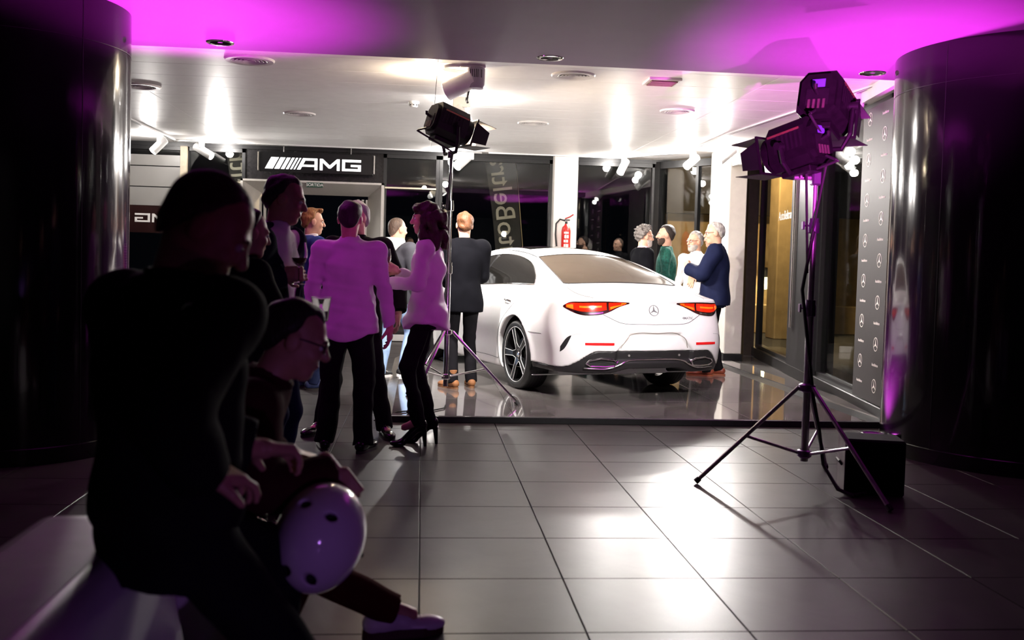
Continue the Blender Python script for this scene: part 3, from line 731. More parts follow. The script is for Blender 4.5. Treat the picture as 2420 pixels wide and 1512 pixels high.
# ================================================================== IMPLICIT SURFACES
def nets(F, org, h):
    """naive surface nets: field F (negative inside) -> vertices, quads"""
    nx, ny, nz = F.shape
    S = F < 0
    c = np.zeros((nx-1, ny-1, nz-1), np.int8)
    for a in (0, 1):
        for b in (0, 1):
            for d in (0, 1): c += S[a:nx-1+a, b:ny-1+b, d:nz-1+d]
    act = (c > 0) & (c < 8)
    I, J, K = np.nonzero(act)
    idx = np.full(act.shape, -1, np.int32); idx[I, J, K] = np.arange(len(I))
    pos = np.zeros((len(I), 3)); cnt = np.zeros(len(I))
    cor = [(a, b, d) for a in (0, 1) for b in (0, 1) for d in (0, 1)]
    val = {q: F[I+q[0], J+q[1], K+q[2]] for q in cor}
    for q in cor:
        for ax in range(3):
            if q[ax]: continue
            e = list(q); e[ax] = 1; e = tuple(e)
            v0, v1 = val[q], val[e]; m = (v0 < 0) != (v1 < 0)
            t = v0[m]/(v0[m]-v1[m])
            p = np.tile(np.array(q, float), (m.sum(), 1)); p[:, ax] = t
            pos[m] += p; cnt[m] += 1
    V = (np.stack([I, J, K], 1)+pos/cnt[:, None])*h+np.asarray(org)
    Q = []
    for ax in range(3):
        o = [(1, 2), (2, 0), (0, 1)][ax]
        sl = [slice(None)]*3; s2 = [slice(None)]*3
        sl[ax] = slice(0, F.shape[ax]-1); s2[ax] = slice(1, None)
        for a in o: sl[a] = slice(1, F.shape[a]-1); s2[a] = slice(1, F.shape[a]-1)
        A = S[tuple(sl)]; B = S[tuple(s2)]
        e = np.nonzero(A != B)
        if len(e[0]) == 0: continue
        P = [e[0].copy(), e[1].copy(), e[2].copy()]
        for a in o: P[a] = P[a]+1
        def cell(da, db):
            q = [P[0], P[1], P[2]]; q = [x.copy() for x in q]
            q[o[0]] -= da; q[o[1]] -= db
            return idx[q[0], q[1], q[2]]
        quad = np.stack([cell(1, 1), cell(0, 1), cell(0, 0), cell(1, 0)], 1)
        fl = ~A[e]; quad[fl] = quad[fl][:, ::-1]
        Q.append(quad)
    return V, np.concatenate(Q)
def np_mesh(name, V, Q, m, parent=None, smooth=True):
    me = bpy.data.meshes.new(name)
    me.vertices.add(len(V)); me.vertices.foreach_set('co', np.asarray(V, np.float32).ravel())
    Q = np.asarray(Q, np.int32); k = Q.shape[1]
    me.loops.add(Q.size); me.loops.foreach_set('vertex_index', Q.ravel())
    me.polygons.add(len(Q)); me.polygons.foreach_set('loop_start', np.arange(0, Q.size, k, dtype=np.int32))
    me.update(calc_edges=True); me.validate()
    return link(name, me, m, parent, 'all' if smooth else False)
def smax(a, b, k):
    h = np.maximum(k-np.abs(a-b), 0)/k
    return np.maximum(a, b)+h*h*k*.25
def smin(a, b, k): return -smax(-a, -b, k)
def sst(a, b, x):
    t = np.clip((x-a)/(b-a), 0, 1); return t*t*(3-2*t)
class Spl:
    """natural cubic spline"""
    def __init__(s, pts):
        x, y = np.array(pts, float).T; n = len(x); s.x, s.y = x, y
        A = np.eye(n); r = np.zeros(n); h = np.diff(x)
        for i in range(1, n-1):
            A[i, i-1] = h[i-1]; A[i, i] = 2*(h[i-1]+h[i]); A[i, i+1] = h[i]
            r[i] = 6*((y[i+1]-y[i])/h[i]-(y[i]-y[i-1])/h[i-1])
        s.m = np.linalg.solve(A, r)
    def __call__(s, q):
        q = np.clip(np.asarray(q, float), s.x[0], s.x[-1])
        i = np.clip(np.searchsorted(s.x, q)-1, 0, len(s.x)-2); h = s.x[i+1]-s.x[i]
        a = (s.x[i+1]-q)/h; b = (q-s.x[i])/h
        return a*s.y[i]+b*s.y[i+1]+((a**3-a)*s.m[i]+(b**3-b)*s.m[i+1])*h*h/6
def grid(lo, hi, h):
    ax = [np.arange(lo[i]-h, hi[i]+h*1.5, h) for i in range(3)]
    return ax
def implicit(f, lo, hi, h, newton=2):
    ax = grid(lo, hi, h)
    F = f(ax[0][:, None, None], ax[1][None, :, None], ax[2][None, None, :])
    F = np.broadcast_to(F, (len(ax[0]), len(ax[1]), len(ax[2])))
    V, Q = nets(F, (ax[0][0], ax[1][0], ax[2][0]), h)
    for _ in range(newton):
        e = h*.25
        v = f(V[:, 0], V[:, 1], V[:, 2])
        g = np.stack([f(V[:, 0]+e*(k == 0), V[:, 1]+e*(k == 1), V[:, 2]+e*(k == 2))-f(V[:, 0]-e*(k == 0), V[:, 1]-e*(k == 1), V[:, 2]-e*(k == 2)) for k in range(3)], 1)/(2*e)
        n2 = np.maximum((g*g).sum(1), .05)
        st = -(v/n2)[:, None]*g
        L = np.linalg.norm(st, axis=1, keepdims=True); st *= np.minimum(1, h*.6/np.maximum(L, 1e-9))
        V = V+st
    return V, Q
# ================================================================== THE CAR  (local: x right, y forward, z up, origin under the rear axle)
CAR_YAW = math.radians(18.0); CAR_AT = (1.825, 10.05, PZ)
car = thing('car', 'white four-door coupe seen from behind on the glossy platform', 'car', CAR_AT, R=rotz(CAR_YAW))
M_car = mat('white_car_paint', (.86, .855, .85), rough=.16, noise=.01, coat=.6)
M_blackpl = mat('black_plastic', (.018, .017, .018), rough=.42, noise=.1)
M_carglass = mat('dark_tinted_glass', (.006, .0055, .005), rough=.03, noise=.1, spec=.22)
M_rearglass = mat('brown_reflection_glass', (.050, .036, .024), rough=.05, noise=.1, spec=.4)  # brownish reflection put into the glass colour
T_ = Spl([(-1.25, .93), (-1.12, .965), (-1.0, .985), (-.75, 1.025), (-.5, 1.085), (-.25, 1.17), (0, 1.25), (.3, 1.335), (.65, 1.408), (1.0, 1.442), (1.35, 1.447), (1.7, 1.415), (2.1, 1.30), (2.5, 1.11), (2.8, 1.0), (3.3, .935), (3.65, .84), (3.85, .70)])
W_ = Spl([(-1.25, .90), (-.9, .918), (-.4, .942), (0, .950), (.5, .942), (1.4, .930), (2.4, .936), (2.94, .945), (3.4, .93), (3.85, .86)])
S_ = Spl([(.10, .90), (.20, .945), (.30, .965), (.45, .98), (.62, 1.0), (.76, .992), (.88, .955), (.97, .895), (1.05, .845), (1.15, .79), (1.25, .725), (1.34, .65), (1.44, .55), (1.6, .40)])
R_ = Spl([(.10, -.98), (.20, -1.06), (.30, -1.13), (.40, -1.165), (.52, -1.18), (.62, -1.17), (.70, -1.15), (.78, -1.12), (.86, -1.095), (.92, -1.09), (.965, -1.105), (1.05, -1.12)])
def rear_y(x, z):
    a = np.abs(x)
    r = R_(z)+.085*(a/.8)**2+.30*(a/.95)**7
    hw = .405-.24*sst(.46, .62, z)*1.0*.5
    rec = sst(.02, -.02, a-hw)*sst(.36, .40, z)*sst(.655, .615, z)
    lid = sst(.06, -.06, a-(.30+.9*np.maximum(z-.72, 0)))*sst(.71, .74, z)*sst(.93, .88, z)
    return r+.030*rec+.008*lid
def f_shell(x, y, z):
    a = np.abs(x)
    side = a-W_(y)*S_(z)
    d0 = np.sqrt(y**2+(z-.345)**2); d1 = np.sqrt((y-2.939)**2+(z-.345)**2)
    flare = .014*(np.exp(-((d0-.40)/.05)**2)+np.exp(-((d1-.40)/.05)**2))*sst(.80, .65, z)
    side = side-flare
    crown = .075+.085*sst(-.4, .5, y)*sst(2.9, 2.2, y)
    top = (z-(T_(y)-crown*a**2))*.90
    rear = rear_y(x, z)-y
    front = y-(3.80-.10*(a/.8)**2-.35*(a/.95)**6-.35*np.maximum(z-.55, 0)**1.5*3)
    f = smax(side, top, .085)
    f = smax(f, rear*.95, .035)
    f = smax(f, front, .12)
    f = smax(f, .165-z, .03)
    return f
def zb_(x): return   .475-.16*sst(.58, .86, np.abs(x))
def f_body(x, y, z):
    f = f_shell(x, y, z); a = np.abs(x)
    d0 = np.sqrt(y**2+(z-.345)**2); d1 = np.sqrt((y-2.939)**2+(z-.345)**2)
    f = smax(f, smin(.388-d0, .66-a, .01)*-1*-1 if False else -np.maximum(d0-.388, .62-a), .008)
    f = smax(f, -np.maximum(d1-.388, .62-a), .008)
    cut = np.maximum(zb_(x)-z, 0*x)+0*y
    reg = np.minimum(np.minimum(zb_(x)-z+0*y, -.36-y+0*x+0*z), 1)
    return np.maximum(f, reg)
def f_diff(x, y, z):
    f = f_shell(x, y, z)+.006
    a = np.abs(x)
    d0 = np.sqrt(y**2+(z-.345)**2)
    lo = .265+.045*sst(.45, .25, a)
    f = np.maximum(f, np.maximum(z-zb_(x)+.001, y+.40+0*x)); f = np.maximum(f, lo-z+0*y+0*x)
    # cove above the exhaust line
    cove = smin(a-2., .02, .01)
    return np.maximum(f, -np.maximum(d0-.388, .62-a))
Vb, Qb = implicit(f_body, (-.99, -1.24, .12), (.99, 3.86, 1.46), .0145, 2)
body = np_mesh('body', Vb, Qb, M_car, car)
Vd, Qd = implicit(f_diff, (-.99, -1.24, .18), (.99, -.3, .5), .0125, 2)
np_mesh('rear_diffuser', Vd, Qd, M_blackpl, car)
MB().b2((-.55, -.50, .28), (.55, 3.5, .42)).build('underbody', M_dark, car)
for y_ in (0, 2.939):
    for s in (-1, 1):
        b = MB().lathe([(.386, 0), (.386, .26), (0, .26)], (s*.90, y_, .345), Matrix.Rotation(-s*PI/2, 3, 'Y'), 40); b.v = [(p[0], p[1], max(p[2], .22)) for p in b.v]; b.build('arch_liner', M_dark, car)

def march(O, D):
    O = np.array(O, float); D = np.array(D, float); D = D/np.linalg.norm(D)
    P = O.copy()
    for _ in range(70):
        P = P+D*np.clip(f_shell(P[:, 0], P[:, 1], P[:, 2])*.6, -.06, .06)[:, None]
    return P
def fnorm(P):
    e = .004
    g = np.stack([f_shell(P[:, 0]+e*(k == 0), P[:, 1]+e*(k == 1), P[:, 2]+e*(k == 2))-f_shell(P[:, 0]-e*(k == 0), P[:, 1]-e*(k == 1), P[:, 2]-e*(k == 2)) for k in range(3)], 1)
    return g/np.maximum(np.linalg.norm(g, axis=1, keepdims=True), 1e-9)
def proj_pts(uv, view):
    uv = np.array(uv, float); n = len(uv)
    if view == 'rear': O = np.stack([uv[:, 0], np.full(n, -2.2), uv[:, 1]], 1); D = (0, 1, 0)
    elif view == 'left': O = np.stack([np.full(n, -1.0), uv[:, 0], uv[:, 1]], 1); D = (1, 0, 0)
    elif view == 'right': O = np.stack([np.full(n, 1.0), uv[:, 0], uv[:, 1]], 1); D = (-1, 0, 0)
    else: O = np.stack([uv[:, 0], uv[:, 1], np.full(n, 2.2)], 1); D = (0, 0, -1)
    return march(O, D)
def patch(name, m, parent, view, u0, u1, top, bot, nu=40, nv=8, off=.003, thick=.012, swap=False, rim=None, rim_m=None):
    """surface piece between two curves, laid on the body"""
    us = np.linspace(u0, u1, nu); uv = []
    for u in us:
        t, c = float(top(u)), float(bot(u))
        for k in range(nv):
            v = c+(t-c)*k/(nv-1); uv.append((v, u) if swap else (u, v))
    P = proj_pts(uv, view); N = fnorm(P)
    A = P+N*off; B = P+N*(off-thick)
    V = np.concatenate([A, B]); n = nu*nv; Q = []
    for i in range(nu-1):
        for k in range(nv-1):
            q = (i*nv+k, (i+1)*nv+k, (i+1)*nv+k+1, i*nv+k+1); Q.append(q); Q.append(tuple(j+n for j in q[::-1]))
    ring = [i*nv for i in range(nu)]+[(nu-1)*nv+k for k in range(1, nv)]+[i*nv+nv-1 for i in range(nu-2, -1, -1)]+[k for k in range(nv-2, 0, -1)]
    for a, c in zip(ring, ring[1:]+ring[:1]): Q.append((a, c, c+n, a+n))
    b = MB(); b.add([tuple(p) for p in V], Q); o = b.build(name, m, parent, smooth=True)
    if rim:
        b = MB(); b.tube([tuple(A[j]) for j in ring], rim, n=6, closed=True); b.build('trim', rim_m, o, smooth=True)
    return o
def seam(pts, view, parent, r=.0028, m=None, name='panel_gap'):
    P = proj_pts(pts, view); P = P+fnorm(P)*.0002
    return MB().tube([tuple(p) for p in P], r, n=6).build(name, m or mat('panel_gap', (.05, .05, .052), rough=.7, noise=.1), parent)
def dens(pts, n=40):
    pts = np.array(pts, float); d = np.r_[0, np.cumsum(np.linalg.norm(np.diff(pts, axis=0), axis=1))]
    s = np.linspace(0, d[-1], n)
    if len(pts) > 3: return np.stack([Spl(list(zip(d, pts[:, k])))(s) for k in (0, 1)], 1)
    return np.stack([np.interp(s, d, pts[:, k]) for k in (0, 1)], 1)
# glass
rear_hw = Spl([(-.52, .635), (-.25, .61), (.1, .56), (.43, .50)])
patch('rear_window', M_rearglass, car, 'top', -.50, .40, lambda u: rear_hw(u)*min(1, math.sqrt(max(0, (u+.503)/.03)))+.0, lambda u: -rear_hw(u)*min(1, math.sqrt(max(0, (u+.503)/.03))), nu=40, nv=24, off=.003, swap=True, rim=.005, rim_m=M_black)
dlo_t = Spl([(-.17, 1.055), (-.13, 1.098), (-.05, 1.145), (.10, 1.205), (.40, 1.285), (.80, 1.335), (1.25, 1.335), (1.65, 1.275), (2.05, 1.15), (2.35, 1.02)])
dlo_b = Spl([(-.17, 1.046), (.3, 1.038), (1.2, 1.005), (2.35, .965)])
for vw in ('left', 'right'):
    patch('side_window', M_carglass, car, vw, -.165, 2.34, lambda u: max(dlo_t(u), dlo_b(u)+.004), dlo_b, nu=70, nv=10, off=.003, rim=.006, rim_m=M_chrome)
    seam([(.42, 1.01), (.16, 1.255)], vw, car, r=.006, m=mat('window_post', (.10, .10, .10), rough=.3, noise=.1), name='window_post')
    seam([(1.28, .985), (1.22, 1.33)], vw, car, r=.022, m=M_black, name='door_post')
ws_hw = Spl([(1.78, .52), (2.2, .62), (2.56, .70)])
patch('windscreen', M_carglass, car, 'top', 1.78, 2.56, ws_hw, lambda u: -ws_hw(u), nu=20, nv=14, swap=True)
patch('roof_glass', M_carglass, car, 'top', .82, 1.6, lambda u: .42, lambda u: -.42, nu=16, nv=10, swap=True)
# roof seams, boot lid, doors
for s in (-1, 1):
    seam(dens([(s*.52, .40), (s*.535, .7), (s*.51, 1.5), (s*.52, 1.9)], 30), 'top', car, r=.006, m=M_black, name='roof_gutter')
    seam(dens([(s*.640, -.52), (s*.655, -.70), (s*.640, -.90), (s*.60, -1.02)], 24), 'top', car)
    vw = 'left' if s < 0 else 'right'
    seam(dens([(-.02, .93), (.08, .84), (.26, .70), (.40, .54), (.455, .38), (.43, .285), (.55, .262), (1.25, .255)], 60), vw, car)
    seam(dens([(1.25, .255), (1.30, .5), (1.29, .75), (1.26, .98)], 30), vw, car)
    seam([(-.36, .60), (-.62, .60)], vw, car, r=.0016)
    # handle
    P = proj_pts([(.13, .862), (.31, .868)], vw); N = fnorm(P)
    hd = MB().tube([tuple(P[0]+N[0]*.004), tuple(P[0]*.75+P[1]*.25+N[0]*.026), tuple(P[0]*.25+P[1]*.75+N[1]*.026), tuple(P[1]+N[1]*.004)], .011, n=10).build('door_handle', M_chrome, car, True)
    P = proj_pts([(1.1, .868), (1.28, .868)], vw); N = fnorm(P)
    MB().tube([tuple(P[0]+N[0]*.004), tuple(P[0]*.75+P[1]*.25+N[0]*.026), tuple(P[0]*.25+P[1]*.75+N[1]*.026), tuple(P[1]+N[1]*.004)], .011, n=10).build('door_handle', M_chrome, car, True)
    mr = MB(); mr.ell((s*1.02, 2.02, 1.05), (.11, .07, .075), R=None); mr.tube([(s*.86, 2.0, 1.0), (s*.95, 2.02, 1.03)], .025, n=8); mr.build('mirror', M_car, car, True)
for s in (-1, 1):
    seam(dens([(s*.52, .805), (s*.44, .765), (s*.37, .735), (s*.29, .722), (s*.15, .719), (0, .718)], 30), 'rear', car)
# tail lamps
M_red = mat('tail_red', (.55, .012, .004), rough=.12, noise=.25, nscale=30, coat=.6, emit=(1, .03, .0), estr=.35)
M_orange = mat('tail_amber', (.75, .16, .01), rough=.15, noise=.2, nscale=40, coat=.6, emit=(1, .22, .01), estr=.45)
M_redframe = mat('lamp_frame', (.03, .004, .004), rough=.2, noise=.1)
lt = Spl([(.255, .918), (.40, .924), (.60, .924), (.74, .918), (.80, .905), (.835, .875)])
lb = Spl([(.255, .908), (.34, .880), (.44, .836), (.52, .808), (.60, .796), (.72, .800), (.79, .832), (.835, .866)])
for s in (-1, 1):
    T1 = lambda u: float(lt(abs(u))); B1 = lambda u: min(float(lb(abs(u))), T1(u)-.003)
    lamp = patch('tail_lamp', M_redframe, car, 'rear', s*.257, s*.833, T1, B1, nu=60, nv=10, off=.006, thick=.02)
    sh = lambda g, lo, hi: (lambda u: B1(u)+(T1(u)-B1(u))*(lo+(hi-lo)*g))
    patch('red_lens', M_red, lamp, 'rear', s*.485, s*.815, sh(1, .12, .90), sh(0, .26, .9), nu=40, nv=8, off=.010)
    patch('inner_lens', M_red, lamp, 'rear', s*.30, s*.462, sh(1, .1, .90), sh(0, .14, .9), nu=24, nv=8, off=.010)
    patch('amber_strip', M_orange, lamp, 'rear', s*.33, s*.45, sh(1, 0, .42), sh(0, .18, 1), nu=20, nv=4, off=.013)
    patch('amber_edge', M_orange, lamp, 'rear', s*.29, s*.34, sh(1, 0, .80), sh(0, .5, 1), nu=10, nv=4, off=.0135)
    patch('led_bar', M_orange, lamp, 'rear', s*.53, s*.72, sh(1, 0, .66), sh(0, .52, 1), nu=24, nv=4, off=.0135)
    patch('amber_corner', M_orange, lamp, 'rear', s*.765, s*.81, sh(1, 0, .72), sh(0, .3, 1), nu=10, nv=4, off=.0135)
    patch('chrome_edge', M_chrome, lamp, 'rear', s*.52, s*.76, sh(1, 0, .17), sh(0, .06, 1), nu=30, nv=4, off=.012)
    patch('reflector', mat('reflector_red', (.6, .01, .012), rough=.25, noise=.1, emit=(1, .02, .02), estr=.15), car, 'rear', s*.44, s*.70, lambda u: .552-.03*max(0, (abs(u)-.60))+.0, lambda u: .528+.02*max(0, (.47-abs(u))*14)*.07, nu=24, nv=4, off=.004)
    vt = Spl([(.800, .612), (.82, .60), (.845, .565), (.872, .50)]); vb = Spl([(.800, .608), (.82, .555), (.845, .49), (.872, .455)])
    patch('corner_vent', M_dark, car, 'rear', s*.802, s*.870, lambda u: max(float(vt(abs(u))), float(vb(abs(u)))+.002), lambda u: float(vb(abs(u))), nu=20, nv=5, off=.003)
    seam(dens([(s*.80, .612), (s*.76, .626), (s*.68, .630)], 16), 'rear', car, r=.0022, m=mat('crease_grey', (.55, .55, .56), rough=.4))
    # exhaust tip: chrome ring round a dark opening
    ring = [(.395, .378), (.44, .402), (.56, .412), (.655, .390), (.675, .362), (.635, .338), (.50, .334), (.42, .342)]
    cl = np.array(ring+ring[:1]); rr = []
    for i in range(len(ring)):
        for f in (0, .34, .67): rr.append(cl[i]*(1-f)+cl[i+1]*f)
    rr = np.array(rr); P = proj_pts(rr*np.array([s, 1]), 'rear'); N = fnorm(P)
    tip = MB().tube([tuple(p) for p in P+N*.012], .0085, n=8, closed=True).build('exhaust_tip', M_chrome, car, True)
    b = MB(); c = P.mean(0); n0 = len(P); b.add([tuple(p) for p in P+N*.003]+[tuple(c+np.array([0, -.004, 0]))], [(i, (i+1) % n0, n0) for i in range(n0)]); b.build('opening', M_dark, tip)
    st_ = dens([(s*.69, .318), (s*.58, .314), (s*.47, .318), (s*.40, .34), (s*.33, .368), (s*.26, .385), (s*.15, .392), (0, .393)], 40)
    P = proj_pts(st_, 'rear'); N = fnorm(P)
    MB().tube([tuple(p) for p in P+N*.008], .0075, n=8).build('chrome_strip', M_chrome, car, True)
    P = proj_pts([(s*.27, .432)], 'rear')[0]
    MB().cyl((P[0], P[1]-.002, P[2]), (P[0], P[1]+.006, P[2]), .011, n=14).build('parking_sensor', mat('sensor_ring', (.2, .19, .18), rough=.3, noise=.1), car, True)
# plate recess shade drawn as a brown line, badge, star
seam(dens([(-.36, .50), (-.30, .60), (-.24, .632), (0, .638), (.24, .632), (.30, .60), (.36, .50)], 40), 'rear', car, r=.004, m=mat('recess_shade', (.30, .26, .22), rough=.5))
P = proj_pts([(0, .845)], 'rear'); N = fnorm(P)[0]; P = P[0]
yv = Vector((0, 0, 1)); zv = Vector(N).normalized(); xv = yv.cross(zv).normalized(); yv = zv.cross(xv)
M_bright = mat('bright_badge', (.22, .22, .23), rough=.3, metal=.3, noise=.03)
sv2, sf2 = star_verts(.052, .007, ring=.10)
MB(basis(tuple(Vector(P)+zv*.0), xv, yv, zv)).add(sv2, sf2).build('star_emblem', M_bright, car)
P = proj_pts([(.37, .775)], 'rear'); N = fnorm(P)[0]; P = P[0]; zv = Vector(N).normalized(); xv = Vector((0, 0, 1)).cross(zv).normalized(); yv = zv.cross(xv)
lettering('4MATIC', .035, basis(tuple(Vector(P)+zv*.003), xv, yv, zv), M_bright, car, 'badge')
# wheels
M_tyre = mat('tyre_rubber', (.014, .014, .014), rough=.5, noise=.15, bump=.2, bscale=60)
M_rimd = mat('rim_black', (.012, .012, .013), rough=.2, noise=.1, coat=.4)
M_silver = mat('machined_silver', (.72, .71, .70), rough=.3, metal=.3, noise=.04)
def wheel(s, y):
    c = (s*.80, y, .343); R = Matrix.Rotation(s*PI/2, 3, 'Y')      # local z -> outwards
    t = MB(); pr = [(.276, .105), (.282, .120), (.300, .126), (.320, .122), (.336, .108), (.343, .085), (.343, -.085), (.336, -.108), (.315, -.122), (.285, -.122), (.276, -.105)]
    t.lathe(pr, c, R, 72, close=True); tyre = t.build('wheel', M_tyre, car, True)
    b = MB()
    for g in (-.05, -.015, .02, .055): b.lathe([(.3435, g-.004), (.3442, g), (.3435, g+.004)], c, R, 60)
    b.build('tread_groove', M_dark, tyre, True)
    MB().lathe([(.278, .108), (.274, .118), (.267, .116), (.260, .09), (.249, -.08), (.274, -.10)], c, R, 72).build('rim', M_rimd, tyre, True)
    MB().lathe([(.278, .113), (.276, .1195), (.2715, .1195), (.2695, .114)], c, R, 72, close=True).build('rim_lip', M_silver, tyre, True)
    MB().lathe([(.0, .02), (.17, .02), (.17, .0), (0, 0)], c, R, 40).build('brake_disc', mat('disc_steel', (.10, .095, .09), rough=.35, metal=.9, noise=.2), tyre, True)
    MB().lathe([(.062, .05), (.06, .083), (.045, .09), (.03, .085)], c, R, 30).build('hub', M_rimd, tyre, True)
    MB().lathe([(.030, .085), (.026, .094), (0, .096)], c, R, 24).build('hub_cap', M_chrome, tyre, True)
    for k in range(5):
        a = 2*PI*k/5+.30
        ca, sa = math.cos(a), math.sin(a)
        def mp(p, ca=ca, sa=sa): q = R @ Vector((p[0]*ca-p[1]*sa, p[0]*sa+p[1]*ca, p[2])); return (q.x+c[0], q.y+c[1], q.z+c[2])
        b = MB()
        b.add([mp(p) for p in ((.04, -.040, .05), (.04, .040, .05), (.04, .036, .085), (.04, -.036, .085), (.11, -.026, .06), (.11, .026, .06), (.11, .022, .098), (.11, -.022, .098),
                               (.268, -.036, .085), (.268, .036, .085), (.268, .032, .112), (.268, -.032, .112))],
              [(0, 1, 5, 4), (1, 2, 6, 5), (2, 3, 7, 6), (3, 0, 4, 7), (4, 5, 9, 8), (5, 6, 10, 9), (6, 7, 11, 10), (7, 4, 8, 11), (0, 3, 2, 1), (8, 9, 10, 11)])
        sp = b.build('spoke', M_rimd, tyre)
        b = MB()
        for sg in (-1, 1):
            b.tube([mp((.269, sg*.033, .1125)), mp((.11, sg*.024, .099)), mp((.075, sg*.034, .091)), mp((.058, sg*.044, .086))], .0032, n=6)
        b.build('spoke_edge', M_silver, sp)
    return tyre
for y_ in (0, 2.939):
    for s in (-1, 1): wheel(s, y_)
# front lamps and grille (turned away from the viewer)
for s in (-1, 1): MB().ell((s*.70, 3.52, .68), (.16, .14, .06)).build('headlamp', M_chrome, car, True)
MB().box((0, 3.77, .55), (.75, .06, .22), bev=.03).build('grille', M_blackpl, car)
# ================================================================== PEOPLE
class Field:
    def __init__(s): s.p = []; s.c = []; s.m = []
    def rc(s, a, b, ra, rb, k=.03, cut=None):
        a = np.array(a, float); b = np.array(b, float); ba = b-a; L2 = max(ba@ba, 1e-9)
        def d(X, Y, Z):
            x, y, z = X-a[0], Y-a[1], Z-a[2]
            t = np.clip((x*ba[0]+y*ba[1]+z*ba[2])/L2, 0, 1)
            q = np.sqrt((x-t*ba[0])**2+(y-t*ba[1])**2+(z-t*ba[2])**2)-(ra+(rb-ra)*t)
            if cut is not None:
                o, n = cut; q = np.maximum(q, (X-o[0])*n[0]+(Y-o[1])*n[1]+(Z-o[2])*n[2])
            return q
        R = max(ra, rb); s.p.append((d, np.minimum(a, b)-R, np.maximum(a, b)+R, k, 1)); return s
    def el(s, c, r, R=None, k=.03, op=1):
        c = np.array(c, float); r = np.array(r, float); M = np.eye(3) if R is None else np.array(R)
        def d(X, Y, Z):
            x, y, z = X-c[0], Y-c[1], Z-c[2]
            u = [x*M[0, i]+y*M[1, i]+z*M[2, i] for i in range(3)]
            k0 = np.sqrt(sum((u[i]/r[i])**2 for i in range(3))); k1 = np.sqrt(sum((u[i]/r[i]**2)**2 for i in range(3)))
            return k0*(k0-1)/np.maximum(k1, 1e-6)
        m = r.max(); s.p.append((d, c-m, c+m, k, op)); return s
    def loft(s, a, ax, ex, ey, kn, k=.04, power=2.3):
        """kn: (t, rx, ry, forward offset) along axis ax from point a; flat ends"""
        a = np.array(a, float); kn = np.array(kn, float)
        sp = [Spl(kn[:, [0, i]]) for i in (1, 2, 3)]; t0, t1 = kn[0, 0], kn[-1, 0]
        def d(X, Y, Z):
            x, y, z = X-a[0], Y-a[1], Z-a[2]
            t = x*ax[0]+y*ax[1]+z*ax[2]; u = np.abs(x*ex[0]+y*ex[1]+z*ex[2]); v = x*ey[0]+y*ey[1]+z*ey[2]
            sh = t.shape; tt = t.ravel(); rx, ry, of = [f(tt).reshape(sh) for f in sp]
            v = np.abs(v-of)
            q = ((u/rx)**power+(v/ry)**power)**(1/power)
            return np.maximum((q-1)*np.minimum(rx, ry), np.maximum(t0-t, t-t1))
        R = kn[:, 1:3].max()+.05
        P = np.stack([a+np.array(ax)*t0, a+np.array(ax)*t1]); s.p.append((d, P.min(0)-R, P.max(0)+R, k, 1)); return s
    def box(s, c, hx, R, k=.01, rad=.01):
        c = np.array(c, float); M = np.array(R); hx = np.array(hx, float)-rad
        def d(X, Y, Z):
            x, y, z = X-c[0], Y-c[1], Z-c[2]
            u = [np.abs(x*M[0, i]+y*M[1, i]+z*M[2, i])-hx[i] for i in range(3)]
            return np.sqrt(sum(np.maximum(q, 0)**2 for q in u))+np.minimum(np.maximum(np.maximum(u[0], u[1]), u[2]), 0)-rad
        m = np.linalg.norm(hx)+rad; s.p.append((d, c-m, c+m, k, 1)); return s
    def cut(s, f): s.c.append(f); return s
    def mesh(s, h, wr=0., wf=1., seed=0):
        ad = [p for p in s.p if p[4] > 0]
        lo = np.min([p[1] for p in ad], 0)-h*2; hi = np.max([p[2] for p in ad], 0)+h*2
        A = [np.arange(lo[i], hi[i]+h, h) for i in range(3)]
        F = np.full([len(a) for a in A], .3)
        for d, l, u, k, op in s.p:
            m = k+h*3
            I = [slice(max(0, int((l[i]-m-lo[i])/h)), max(1, int((u[i]+m-lo[i])/h)+2)) for i in range(3)]
            q = d(A[0][I[0]][:, None, None], A[1][I[1]][None, :, None], A[2][I[2]][None, None, :])
            sub = F[I[0], I[1], I[2]]
            if k > 0: F[I[0], I[1], I[2]] = smin(sub, q, k) if op > 0 else smax(sub, -q, k)
            else: F[I[0], I[1], I[2]] = np.minimum(sub, q) if op > 0 else np.maximum(sub, -q)
        X, Y, Z = A[0][:, None, None], A[1][None, :, None], A[2][None, None, :]
        if wr:
            r = np.random.RandomState(seed); n = 0
            for i in range(5):
                v = r.randn(3); v[2] *= 1.3; v = v/np.linalg.norm(v)*r.uniform(22, 55)*wf; w_ = r.randn(3)*14; ph = r.uniform(0, 6)
                n = n+np.sin(v[0]*X+v[1]*Y+v[2]*Z+ph+1.6*np.sin(w_[0]*X+w_[1]*Y+w_[2]*Z))
            F = F+wr*n/2.2
        for f in s.m: F = F+f(X, Y, Z)
        for f in s.c: F = np.maximum(F, f(X, Y, Z))
        F[0], F[-1] = .3, .3; F[:, 0], F[:, -1] = .3, .3; F[:, :, 0], F[:, :, -1] = .3, .3
        return nets(F, lo, h)
def ik(a, c, l1, l2, hint):
    a = Vector(a); c = Vector(c); v = c-a; d = min(v.length, (l1+l2)*.999); n = v.normalized()
    if v.length > (l1+l2)*.999: c = a+n*d
    x = (l1*l1-l2*l2+d*d)/(2*d); hh = math.sqrt(max(l1*l1-x*x, 0))
    hv = Vector(hint); hv = hv-n*hv.dot(n)
    if hv.length < 1e-6: hv = n.orthogonal()
    return a+n*x+hv.normalized()*hh, c
